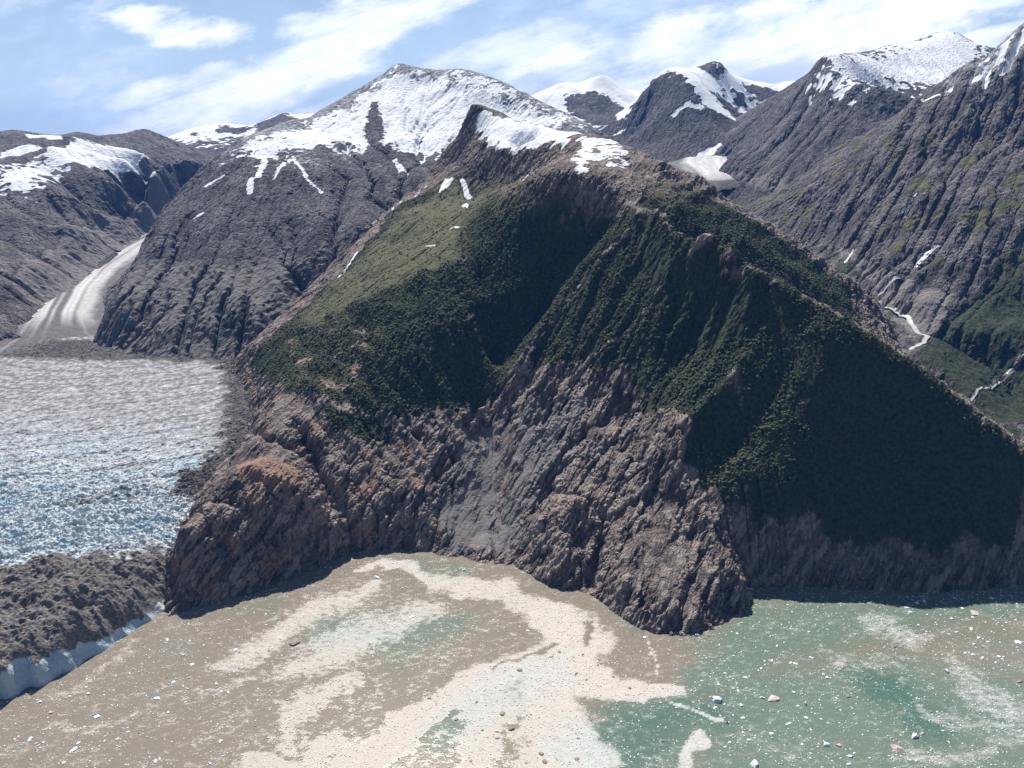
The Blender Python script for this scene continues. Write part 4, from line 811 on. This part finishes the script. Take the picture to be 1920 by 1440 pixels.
for g_ in (stroke([(1230, 1360), (1450, 1330), (1700, 1330), (1950, 1350)], [70, 140, 140, 110], 1, 0.9), stroke([(1750, 1190), (1950, 1220)], [60, 70], 0.45, 1.2), stroke([(1100, 1400), (1240, 1400)], [60, 60], 1, 0.8), stroke([(640, 1190), (760, 1190), (840, 1170)], [60, 80, 40], 0.8, 1.4), stroke([(1050, 1260), (960, 1310), (830, 1390)], [40, 50, 50], 0.75, 1.2),
           stroke([(720, 1050), (860, 1060)], [20, 25], 0.5, 1.5), stroke([(1900, 1110), (1700, 1115)], [22, 22], 0.8, 1.4), stroke([(1400, 1440), (1920, 1440)], [80, 60], 0.9, 1.2), stroke([(430, 1150), (560, 1110)], [20, 20], 0.4, 1.5), stroke([(1130, 1130), (1200, 1180)], [14, 16], 0.6, 1.2)):
    green = np.maximum(green, g_)
teal = np.maximum(stroke([(1680, 1300), (1720, 1330)], [50, 55], 1, 1.4), stroke([(1200, 1380), (1330, 1340)], [60, 60], 0.7, 1.5))
plume = np.maximum(stroke([(1250, 1215), (1285, 1215)], [28, 12], 1, 0.9), stroke([(1310, 1305), (1345, 1300)], [9, 4], 0.7, 1.2))
green = np.clip(green - plume, 0, 1)
t = NT('fjord_water')
tp = t.pos()
f1 = t.noise(0.30, 3, 0.75, tp); f2 = t.noise(0.055, 5, 0.6, t.pos((1.0, 1.7, 1.0), (0, 0, 0.5)), 0.4); f3 = t.noise(0.006, 3, 0.5, tp)
wc = t.mix(t.math('ADD', t.attr('green'), t.math('MULTIPLY', t.math('SUBTRACT', f3, 0.5), 0.35), True), (0.196, 0.168, 0.130), (0.120, 0.164, 0.122))
wc = t.mix(t.attr('teal'), wc, (0.062, 0.122, 0.092))
cv = t.math('ADD', t.attr('cover'), t.math('ADD', t.math('MULTIPLY', t.math('SUBTRACT', f2, 0.5), 1.5), t.math('MULTIPLY', t.math('SUBTRACT', f1, 0.5), 1.1)))
ice_f = t.math('MULTIPLY', t.ramp(cv, 0.30, 1.10), t.ramp(f1, 0.2, 0.55, 0.72, 0.92))
wc = t.mix(ice_f, wc, t.mix(t.attr('green'), (0.50, 0.455, 0.405), (0.47, 0.475, 0.455)))
M_WATER = t.out(wc, t.math('ADD', 0.14, t.math('MULTIPLY', ice_f, 0.7)), t.math('ADD', t.noise(0.25, 3, 0.6, tp), t.math('MULTIPLY', ice_f, 0.7)), dist=0.5, strength=0.35, spec=0.2)
grid_mesh('water', np.stack([X, Y, 0 * X], -1), dict(cover=np.clip(cov, 0, 1.2), green=green, teal=teal), M_WATER)

# ---- brash ice: uncountable small chips, one mesh
t = NT('brash_ice')
M_BRASH = t.out(t.mix(t.attr('tone'), (0.20, 0.165, 0.15), (0.78, 0.78, 0.77)), 0.6, spec=0.3)
def land(x, y):
    return (main.sample(x, y) > -1.5) & (x > main.x0) & (x < main.x[-1]) & (y > main.y0) | ((gl.sample(x, y, gl.H0) > -2) & (x < gl.x[-1]) & (y > gl.y0))
def in_view(x, y, z=0, m=40):
    v = np.stack([x, y, np.full_like(x, z - CAM_H)], 1)
    fw = v @ np.array([0, math.cos(PITCH), -math.sin(PITCH)]); up = v @ np.array([0, math.sin(PITCH), math.cos(PITCH)]); rt = v[:, 0]
    px = 960 + FOC * (rt * math.cos(ROLL) - up * math.sin(ROLL)) / fw; py = 720 - FOC * (rt * math.sin(ROLL) + up * math.cos(ROLL)) / fw
    return (px > -m) & (px < 1920 + m) & (py < 1440 + m)
NB = 90000
x = rng.uniform(-1150, 1350, NB * 14); y = rng.uniform(930, 1850, NB * 14)
c0 = wf.sample(x, y, cov); clump = fbm(x / 26, y / 26, 0, 3, 160)
p_ = np.clip(0.010 + 0.045 * sstep(0.25, 0.6, clump + 0.4) + 0.55 * np.clip(c0 - 0.15, 0, 1) ** 1.4 * (0.5 + clump), 0, 1)
ok = (rng.random(len(x)) < p_) & in_view(x, y); x, y, c0 = x[ok][:NB * 2], y[ok][:NB * 2], c0[ok][:NB * 2]
ok = ~land(x, y); x, y, c0 = x[ok][:NB], y[ok][:NB], c0[ok][:NB]
n = len(x); rad = 0.45 + 1.6 * rng.random(n) ** 4; rad *= np.where(c0 > 0.7, 0.85, 1.0)
ang = rng.random(n) * 6.28; K6 = 6
th = ang[:, None] + (np.arange(K6) + 0.5 * rng.random((n, K6)))[:, :] * 6.283 / K6
rr = rad[:, None] * (0.65 + 0.6 * rng.random((n, K6))); sq = 0.55 + 0.45 * rng.random(n); dirn = rng.random(n) * 3.14
ex, ey = rr * np.cos(th), rr * np.sin(th) * sq[:, None]
bx, by = ex * np.cos(dirn)[:, None] - ey * np.sin(dirn)[:, None], ex * np.sin(dirn)[:, None] + ey * np.cos(dirn)[:, None]
hh = rad * (0.25 + 0.45 * rng.random(n))
base = np.stack([x[:, None] + bx * 1.05, y[:, None] + by * 1.05, np.full_like(bx, -0.1)], -1)
top = np.stack([x[:, None] + bx * 0.7, y[:, None] + by * 0.7, np.broadcast_to(hh[:, None], bx.shape)], -1); apex = np.stack([x, y, hh * 1.25], -1)[:, None]
V = np.concatenate([base, top, apex], 1).reshape(-1, 3); o0 = np.arange(n)[:, None] * (2 * K6 + 1)
i = np.arange(K6); j = (i + 1) % K6
tri = np.concatenate([np.stack([i, j, j + K6], 1), np.stack([i, j + K6, i + K6], 1), np.stack([i + K6, j + K6, np.full(K6, 2 * K6)], 1)])
tone = np.where(rng.random(n) < 0.06, 0.1 * rng.random(n), 0.62 + 0.38 * rng.random(n))
raw_mesh('brash_ice', V, (o0[:, :, None] + tri[None]).reshape(-1, 3), dict(tone=np.repeat(tone, 2 * K6 + 1)), M_BRASH, 'stuff', False)
print('brash', n, round(time.time() - T0, 1))

# ---- bergs and floes: countable things
import bmesh
from mathutils import Vector, noise as mnoise
def berg_mesh(name, w, h, mat, seed, lump=0.45, flat=0.4):
    bm = bmesh.new(); bmesh.ops.create_icosphere(bm, subdivisions=3, radius=1)
    off = Vector((seed * 3.7, seed * 1.3, seed * 2.1)); r = np.random.default_rng(seed)
    ax = 0.5 + 0.5 * r.random()
    cuts = [(Vector(r.normal(size=3) * (1, 1, 0.7)).normalized(), 0.45 + 0.4 * r.random()) for _ in range(8)]
    for v in bm.verts:
        d = 1 + lump * mnoise.noise(v.co * 1.6 + off) + 0.22 * mnoise.noise(v.co * 4.2 + off)
        q = v.co * d
        for cn, co_ in cuts:                   # broken faces
            e = q.dot(cn) - co_
            if e > 0: q = q - cn * e * 0.92
        z = max(q.z, -0.3); z = z if z < flat * 1.6 else flat * 1.6 + (z - flat * 1.6) * 0.35
        v.co = Vector((q.x * w / 1.6, q.y * ax * w / 1.6, z * h))
    me = bpy.data.meshes.new(name); bm.to_mesh(me); bm.free(); me.materials.append(mat); return me
def berg_material(name, a, b, rough=0.5):
    t = NT(name); n = t.noise(0.5, 4, 0.65)
    return t.out(t.mix(t.ramp(n, 0.35, 0.65), a, b), rough, n, dist=0.8, strength=0.6, spec=0.3)
M_BWHITE = berg_material('white_berg_ice', (0.80, 0.83, 0.85), (0.68, 0.74, 0.78)); M_BBLUE = berg_material('blue_berg_ice', (0.66, 0.76, 0.82), (0.40, 0.58, 0.68))
M_BDIRT = berg_material('dirty_berg_ice', (0.33, 0.26, 0.235), (0.19, 0.15, 0.14), 0.8); M_BPINK = berg_material('silty_berg_ice', (0.55, 0.45, 0.41), (0.42, 0.33, 0.30), 0.8)
def place(name, label, cat, me, x, y, z=0.0, rz=0.0, group=None, sc=1.0):
    o = bpy.data.objects.new(name, me); COL.objects.link(o); o.location = (x, y, z); o.rotation_euler = (0, 0, rz); o.scale = (sc, sc, sc)
    o['label'] = label; o['category'] = cat
    if group: o['group'] = group
    return o
special = [
    (705, 1084, 17, 9, M_BWHITE, 'iceberg', 'bright white lumpy iceberg below the rock wall at the head of the cove'),
    (871, 1069, 13, 6, M_BBLUE, 'iceberg', 'pale blue iceberg in the brash close under the grey debris chute'),
    (771, 1157, 16, 3, M_BWHITE, 'ice_floe', 'long flat white ice floe in the middle of the greenish cove water'),
    (552, 1204, 29, 8, M_BDIRT, 'iceberg', 'large dark brown dirt covered iceberg alone in brown water off the orange dome'),
    (1345, 1314, 22, 9, M_BBLUE, 'iceberg', 'blue and white ridged iceberg trailing a tan plume on green water'),
    (1390, 1322, 10, 4, M_BWHITE, 'ice_floe', 'small white ice floe just beside the ridged blue iceberg'),
    (1715, 1382, 15, 8, M_BWHITE, 'iceberg', 'rounded snow white iceberg next to a tan one in dark green water'),
    (1730, 1376, 11, 4, M_BPINK, 'iceberg', 'small tan silty iceberg touching the rounded snow white iceberg'),
    (1683, 1405, 26, 7, M_BPINK, 'iceberg', 'broad pinkish tan silty iceberg at the edge of the lower brash patch'),
    (1450, 1312, 21, 5, M_BPINK, 'iceberg', 'flat pinkish tan iceberg with a white floe at its side on green water'),
    (1429, 1309, 10, 5, M_BWHITE, 'ice_floe', 'small white ice floe at the side of the flat pinkish tan iceberg'),
    (1308, 1191, 13, 6, M_BBLUE, 'iceberg', 'pale blue iceberg at the foot of the brown headland tip'),
    (1774, 1258, 14, 7, M_BWHITE, 'iceberg', 'chunky white iceberg standing between two grey brash patches'),
    (1828, 1149, 20, 4, M_BPINK, 'ice_floe', 'long greyish ice floe on brown water under the dark cliff'),
    (1908, 1204, 16, 4, M_BWHITE, 'ice_floe', 'wide white ice floe on brown water at the edge of the view'),
    (1551, 1397, 14, 6, M_BWHITE, 'iceberg', 'white two humped iceberg in green water near the lower edge'),
    (1573, 1398, 10, 4, M_BPINK, 'ice_floe', 'grey tan ice floe beside the white two humped iceberg'),
    (1415, 1433, 20, 8, M_BWHITE, 'iceberg', 'big white iceberg in green water at the bottom edge of the view'),
    (1510, 1320, 10, 6, M_BPINK, 'iceberg', 'knobbly pale pink iceberg in green water among scattered white floes'),
    (1590, 1305, 13, 3, M_BDIRT, 'iceberg', 'dark brown low iceberg below the upper grey brash patch'),
    (1678, 1212, 9, 4, M_BDIRT, 'iceberg', 'small dark iceberg in the middle of the upper grey brash patch'),
    (1911, 1278, 12, 4, M_BDIRT, 'iceberg', 'dark brown iceberg on olive water near the right hand brash patch'),
    (1363, 1356, 6, 5, M_BDIRT, 'iceberg', 'small dark iceberg heading a white tail of brash on green water'),
    (1302, 1358, 9, 3, M_BDIRT, 'iceberg', 'dark floe alone in open green water below the white brash tongue'),
    (140, 1405, 15, 5, M_BWHITE, 'ice_floe', 'large white ice floe on brown water near the bottom below the glacier front'),
    (293, 1310, 15, 4, M_BBLUE, 'ice_floe', 'pale bluish ice floe on brown water opposite the blue ice cliff'),
    (182, 1344, 11, 4, M_BBLUE, 'iceberg', 'small blue white iceberg beside a dark floe below the glacier front'),
    (177, 1338, 12, 2, M_BDIRT, 'ice_floe', 'thin dark floe beside a small blue white iceberg'),
    (73, 1317, 12, 4, M_BBLUE, 'iceberg', 'pale blue iceberg drifting just off the tall blue ice cliff'),
    (343, 1229, 10, 5, M_BWHITE, 'iceberg', 'small white iceberg alone in brown water midway along the glacier front'),
    (360, 1246, 9, 3, M_BWHITE, 'ice_floe', 'white floe next to a small white iceberg in brown water'),
    (960, 1368, 14, 5, M_BDIRT, 'iceberg', 'brown iceberg frozen in the dense white brash near the bottom'),
    (894, 1316, 8, 3, M_BDIRT, 'iceberg', 'small dark iceberg on the upper edge of the green gap in the brash'),
    (1080, 1264, 10, 4, M_BDIRT, 'iceberg', 'small dark iceberg in the white brash tongue right of the brash centre'),
    (1093, 1227, 8, 3, M_BDIRT, 'iceberg', 'dark iceberg at the top corner of the white brash tongue'),
    (805, 1309, 9, 3, M_BDIRT, 'iceberg', 'dark brown iceberg on the left edge of the long white brash band'),
    (1330, 1181 + 11, 7, 3, M_BDIRT, 'iceberg', 'tiny dark iceberg next to the blue iceberg at the headland tip'),
    (1210, 1195, 11, 3, M_BWHITE, 'ice_floe', 'flat white floe on tan water just off the brown headland'),
]
for i, (px, py, w, h, m, nm, lab) in enumerate(special):
    x, y, _ = at_z(px, py, 0); place(nm, lab, nm.replace('_', ' '), berg_mesh(nm, w * 0.82, h * 0.7, m, i + 1, flat=0.35 if h < 5 else 0.6), x, y, 0, 0.3 * (i % 5))
protos = [berg_mesh('ice_floe', 8, 2.4, m, 60 + q, flat=0.4) for q, m in enumerate((M_BWHITE, M_BWHITE, M_BPINK, M_BWHITE, M_BBLUE, M_BWHITE, M_BDIRT))]
zones = [('white floe drifting on the open green water right of the headland', 'floes on the green water', [(1300, 1200), (1450, 1130), (1560, 1130), (1560, 1250), (1620, 1290), (1650, 1440), (1420, 1440), (1300, 1390)], 70),
         ('pale floe scattered on the olive brown water under the dark cliff', 'floes under the dark cliff', [(1620, 1120), (1910, 1120), (1910, 1260), (1780, 1230), (1690, 1150)], 55),
         ('small floe drifting on the brown water off the glacier front', 'floes on the brown water', [(60, 1330), (330, 1170), (620, 1090), (640, 1250), (420, 1440), (40, 1440)], 70),
         ('small floe lying in the dense white brash of the fjord middle', 'floes in the dense brash', [(980, 1150), (1080, 1190), (1250, 1290), (1100, 1310), (1130, 1440), (800, 1440), (860, 1320)], 40)]
for lab, grp, poly, cnt in zones:
    pxs = np.array(poly); made = 0
    while made < cnt:
        px, py = rng.uniform(pxs[:, 0].min(), pxs[:, 0].max()), rng.uniform(pxs[:, 1].min(), pxs[:, 1].max())
        ins = False
        for (xa, ya), (xb, yb) in zip(poly, poly[1:] + poly[:1]):
            if (ya > py) != (yb > py) and px < (xb - xa) * (py - ya) / (yb - ya) + xa: ins = not ins
        if not ins: continue
        x, y, _ = at_z(px, py)
        if land(np.array([x]), np.array([y - 15]))[0] or land(np.array([x]), np.array([y + 15]))[0]: continue
        q = int(rng.choice([6, 6, 2, 0])) if 'dense' in grp else int(rng.choice([0, 1, 3, 5])) if lab.startswith(('white', 'pale')) else int(rng.integers(0, 6))
        place('ice_floe', lab, 'ice floe', protos[q], x, y, 0, rng.random() * 6.28, grp, 0.45 + 0.75 * rng.random() ** 2); made += 1

# ================================================================== scrub on the main mountain: one uncountable mass of leafy clumps
t = NT('alder_leaves')
nn = t.noise(0.9, 3, 0.7)
lc = t.mix(t.attr('tone'), (0.028, 0.038, 0.025), (0.138, 0.152, 0.082)); lc = t.mix(t.ramp(nn, 0.4, 0.7, 0, 0.6), lc, (0.10, 0.12, 0.06)); lc = t.mix(t.attr('dry'), lc, (0.15, 0.15, 0.08))
M_LEAF = t.out(lc, 0.9, nn, dist=1.5, strength=1.0, spec=0.1)
def scrub(name, f, count, rmin, rmax, seed, ylim=(0, 1e9), meadow_keep=0.15):
    r = np.random.default_rng(seed)
    clump = fbm(f.X / 48, f.Y / 48, 0, 4, seed)
    area = 1 / np.clip(f.N[..., 2], 0.25, 1)
    view = np.stack([f.P[..., 0], f.P[..., 1], f.P[..., 2] - CAM_H], -1); facing = (view * f.N).sum(-1) < 40
    p = sstep(0.25, 0.75, f.vegf + 0.5 * clump) * area * (f.Y > ylim[0]) * (f.Y < ylim[1]) * facing * (f.H > 4) * sstep(0.44, 0.34, blur(f.slope, 3))
    p = p * (1 - (1 - meadow_keep) * sstep(0.2, 0.7, f.attrs['meadow'])) * in_view(f.P[..., 0].ravel(), f.P[..., 1].ravel(), f.P[..., 2].ravel()).reshape(f.X.shape)
    p = p.ravel(); s_ = r.choice(len(p), count, p=p / p.sum())
    P = f.P.reshape(-1, 3)[s_]; Nn = f.N.reshape(-1, 3)[s_]
    P = P + np.concatenate([r.uniform(-f.d, f.d, (count, 2)) * 0.5, np.zeros((count, 1))], 1)
    bm = bmesh.new(); bmesh.ops.create_icosphere(bm, subdivisions=2, radius=1)
    bmesh.ops.delete(bm, geom=[v for v in bm.verts if v.co.z < -0.35], context='VERTS'); bm.verts.index_update()
    bmesh.ops.triangulate(bm, faces=bm.faces)
    T = np.array([[v.index for v in fc.verts] for fc in bm.faces]); B = np.array([v.co[:] for v in bm.verts]); bm.free()
    up = Nn * 0.45 + np.array([0, 0, 0.55]); up /= np.linalg.norm(up, axis=1)[:, None]
    e1 = np.cross(up, r.normal(size=(count, 3))); e1 /= np.linalg.norm(e1, axis=1)[:, None]; e2 = np.cross(up, e1)
    rad = rmin + (rmax - rmin) * r.random(count) ** 2.8
    spire = r.random(count) < 0.10; rad = np.where(spire, rad * 0.75, rad); tall = np.where(spire, 2.3, 0.75)
    var = 1 + 0.26 * r.normal(size=(count, len(B))).clip(-1.4, 1.4)
    q = B[None] * var[..., None] * rad[:, None, None]
    V = P[:, None] + q[..., 0:1] * e1[:, None] + q[..., 1:2] * e2[:, None] + q[..., 2:3] * tall[:, None, None] * np.where(spire[:, None], 0.35 * up + np.array([0, 0, 0.65]), up)[:, None]
    tone = np.clip(0.5 - 0.35 * spire + 0.9 * clump.ravel()[s_] + 0.10 * r.normal(size=count), 0, 1); dry = 0.65 * f.attrs['meadow'].ravel()[s_] * r.random(count)
    raw_mesh(name, V.reshape(-1, 3), (np.arange(count)[:, None, None] * len(B) + T[None]).reshape(-1, 3), dict(tone=np.repeat(tone, len(B)), dry=np.repeat(dry, len(B))), M_LEAF, 'stuff', True)
    print(name, count * len(T), round(time.time() - T0, 1))
scrub('scrub_forest', main, 60000, 1.1, 4.2, 31, meadow_keep=0.05)

# ================================================================== air
bm = bmesh.new(); bmesh.ops.create_cube(bm, size=1)
me = bpy.data.meshes.new('haze'); bm.to_mesh(me); bm.free()
hz = bpy.data.objects.new('haze', me); COL.objects.link(hz); hz['kind'] = 'stuff'
hz.scale = (60400, 38400, 2061); hz.location = (0, 11000, 2061 / 2 - 61.5)
mt = bpy.data.materials.new('hazy_air'); mt.use_nodes = True; nt = mt.node_tree; nt.nodes.clear()
pv = nt.nodes.new('ShaderNodeVolumePrincipled'); pv.inputs['Color'].default_value = (0.09, 0.34, 1.0, 1); pv.inputs['Density'].default_value = 1.6e-5; pv.inputs['Anisotropy'].default_value = 0.0
on = nt.nodes.new('ShaderNodeOutputMaterial'); nt.links.new(pv.outputs[0], on.inputs['Volume']); me.materials.append(mt)

# ================================================================== ground under everything, sky, sun, camera
t = NT('dark_ground'); M_GROUND = t.out(t.mix(t.noise(0.004), (0.16, 0.15, 0.14), (0.25, 0.23, 0.21)))
def sheet(name, x0, x1, y0, y1, z, mat, n=2):
    X, Y = np.meshgrid(np.linspace(x0, x1, n), np.linspace(y0, y1, n))
    return grid_mesh(name, np.stack([X, Y, 0 * X + z], -1), {}, mat)
sheet('terrain', -30000, 30000, -8000, 30000, -60, M_GROUND)

SUN_EL, SUN_AZ = math.radians(51.5), math.radians(-12)       # azimuth from straight ahead (+Y), negative = left
sd = (math.sin(SUN_AZ) * math.cos(SUN_EL), math.cos(SUN_AZ) * math.cos(SUN_EL), math.sin(SUN_EL))
from mathutils import Vector, Matrix
L = bpy.data.lights.new('sun', 'SUN'); L.energy = 5.0; L.angle = math.radians(0.5); L.color = (1.0, 0.95, 0.88)
lo = bpy.data.objects.new('sun', L); COL.objects.link(lo)
lo.rotation_euler = Vector(sd).to_track_quat('Z', 'Y').to_euler(); lo.location = (0, 0, 5000)

w = bpy.data.worlds.new('World'); scene.world = w; w.use_nodes = True
wt = w.node_tree; wt.nodes.clear()
def wn(typ, ins=None, **kw):
    nd = wt.nodes.new(typ)
    for k, v in kw.items(): setattr(nd, k, v)
    for k, v in (ins or {}).items():
        if isinstance(v, bpy.types.NodeSocket): wt.links.new(v, nd.inputs[k])
        else: nd.inputs[k].default_value = v
    return nd
sky = wn('ShaderNodeTexSky', sky_type='NISHITA', sun_disc=False, sun_elevation=SUN_EL, sun_rotation=SUN_AZ, altitude=1000, air_density=1.0, dust_density=0.1, ozone_density=1.5)
# clouds: cirrus streaks and fair-weather masses, placed by compass bearing and height above the horizon
SKY_STRENGTH = 0.05
def wm(op, a, b=0.0, clamp=False):
    nd = wt.nodes.new('ShaderNodeMath'); nd.operation = op; nd.use_clamp = clamp
    for i, v in enumerate((a, b)):
        if isinstance(v, bpy.types.NodeSocket): wt.links.new(v, nd.inputs[i])
        else: nd.inputs[i].default_value = v
    return nd.outputs[0]
def wramp(v, a, b, c=0.0, d=1.0):
    return wn('ShaderNodeMapRange', {'Value': v, 'From Min': a, 'From Max': b, 'To Min': c, 'To Max': d}, interpolation_type='SMOOTHSTEP').outputs[0]
sx = wn('ShaderNodeSeparateXYZ', {0: wn('ShaderNodeTexCoord').outputs['Generated']})
yy = wm('MAXIMUM', sx.outputs[1], 0.08); su, sv = wm('DIVIDE', sx.outputs[0], yy), wm('DIVIDE', sx.outputs[2], yy)
uv = wn('ShaderNodeCombineXYZ', {0: su, 1: sv, 2: 0.0}).outputs[0]
def wnoise(scale, stretch, ang, detail, rough, off=0.0, dist=0.0):
    mp = wn('ShaderNodeMapping', {'Vector': uv, 'Rotation': (0, 0, -ang), 'Scale': (1, 1, 1), 'Location': (off, off, 0)}).outputs[0]
    m2 = wn('ShaderNodeMapping', {'Vector': mp, 'Scale': (1 / stretch, 1, 1)}).outputs[0]
    return wn('ShaderNodeTexNoise', {'Vector': m2, 'Scale': scale, 'Detail': detail, 'Roughness': rough, 'Distortion': dist}).outputs['Fac']
nA = wnoise(9, 3.2, 0.28, 6, 0.62, 0, 0.4); nB = wnoise(22, 2.5, 0.2, 5, 0.65, 3.0); nC = wnoise(5, 5.0, 0.22, 5, 0.6, 7.0, 0.3)
def blob(px, py, a, b, ang, dens, k=0.5):
    d = ray(px, py); u0, v0 = d[0] / d[1], d[2] / d[1]; a /= FOC; b /= FOC; ang = math.radians(ang); ca, sa = math.cos(ang), math.sin(ang)
    du, dv = wm('SUBTRACT', su, u0), wm('SUBTRACT', sv, v0)
    p = wm('DIVIDE', wm('ADD', wm('MULTIPLY', du, ca), wm('MULTIPLY', dv, sa)), a); q = wm('DIVIDE', wm('ADD', wm('MULTIPLY', du, -sa), wm('MULTIPLY', dv, ca)), b)
    r2 = wm('ADD', wm('MULTIPLY', p, p), wm('MULTIPLY', q, q))
    m = wramp(r2, 2.2, 0.0, 0, 1)
    m = wm('ADD', m, wm('ADD', wm('MULTIPLY', wm('SUBTRACT', nA, 0.5), 3.2 * k), wm('MULTIPLY', wm('SUBTRACT', nB, 0.5), 3.0 * k)))
    return wramp(m, 0.32, 1.15, 0, dens)
veil = wramp(wm('ADD', wm('MULTIPLY', nC, 0.65), wm('MULTIPLY', nB, 0.35)), 0.38, 0.66, 0.0, 0.8)
cl = wramp(wm('ADD', wm('MULTIPLY', nC, 0.6), wm('MULTIPLY', nB, 0.4)), 0.48, 0.68, 0.0, 0.55)
for b_ in ((335, 52, 115, 34, -6, 0.9, 0.8), (290, 170, 110, 22, 10, 0.9, 0.5), (470, 175, 260, 50, 14, 0.95, 0.6), (640, 80, 230, 42, 27, 0.95, 0.6), (740, 12, 190, 42, 12, 0.9, 0.6), (400, 140, 60, 20, 8, 0.7, 0.6), (1060, 170, 340, 75, 14, 0.95, 0.7),
           (1420, 75, 480, 75, 9, 0.98, 0.7), (1280, 165, 330, 50, 6, 0.98, 0.6), (1690, 66, 75, 22, 22, 0.95, 0.35), (1820, 5, 110, 14, 0, 0.8, 0.5), (620, 215, 220, 30, 12, 0.7, 0.7), (930, 100, 200, 30, 14, 0.55, 0.8), (1880, 70, 120, 22, 8, 0.9, 0.6)):
    cl = wm('MAXIMUM', cl, blob(*b_))
cl = wm('MULTIPLY', cl, wramp(sx.outputs[1], 0.05, 0.6))
nS = wnoise(26, 9.0, 0.24, 5, 0.7, 11.0, 0.3)
cl = wm('MULTIPLY', cl, wramp(nS, 0.30, 0.62, 0.5, 1.0))
grey = blob(1455, 140, 95, 17, 9, 0.75, 0.35)
def wmix(f, a, b):
    nd = wt.nodes.new('ShaderNodeMix'); nd.data_type = 'RGBA'
    for i, v in ((0, f), (6, a), (7, b)):
        if isinstance(v, bpy.types.NodeSocket): wt.links.new(v, nd.inputs[i])
        else: nd.inputs[i].default_value = (*v, 1) if isinstance(v, tuple) else v
    return nd.outputs[2]
CW = 1.0 / SKY_STRENGTH
ccol = wmix(grey, (CW, CW * 1.0, CW * 1.01), (CW * 0.42, CW * 0.5, CW * 0.66))
fwd = wramp(sx.outputs[1], 0.05, 0.6)
VW = 0.72 / SKY_STRENGTH
base_sky = wmix(wm('MULTIPLY', fwd, wm('ADD', wm('ADD', 0.26, wramp(sv, 0.20, -0.05, 0, 0.40)), wm('MULTIPLY', veil, 0.45))), sky.outputs[0], (VW * 0.60, VW * 0.78, VW * 1.12))
col = wmix(wm('MAXIMUM', cl, grey), base_sky, ccol)
bg = wn('ShaderNodeBackground', {'Color': col, 'Strength': SKY_STRENGTH})
wo = wn('ShaderNodeOutputWorld', {'Surface': bg.outputs[0]})

cam = bpy.data.cameras.new('camera'); co = bpy.data.objects.new('camera', cam); COL.objects.link(co)
cam.sensor_width = 36; cam.lens = FOC / 1920 * 36; cam.clip_start = 1; cam.clip_end = 200000
F = Vector((0, math.cos(PITCH), -math.sin(PITCH))); U = Vector((0, math.sin(PITCH), math.cos(PITCH))); R = Vector((1, 0, 0))
cr, sr = math.cos(ROLL), math.sin(ROLL)
rx, ux = R * cr - U * sr, R * sr + U * cr
co.matrix_world = Matrix(((rx.x, ux.x, -F.x, 0), (rx.y, ux.y, -F.y, 0), (rx.z, ux.z, -F.z, CAM_H), (0, 0, 0, 1)))
scene.camera = co
scene.render.engine = 'CYCLES'
scene.view_settings.view_transform = 'Standard'; scene.view_settings.look = 'None'
scene.view_settings.exposure = 0.6; scene.view_settings.gamma = 1.0
scene.cycles.max_bounces = 4; scene.cycles.diffuse_bounces = 1; scene.cycles.glossy_bounces = 2; scene.cycles.volume_bounces = 0
scene.cycles.use_denoising = True
print('done', round(time.time() - T0, 1))
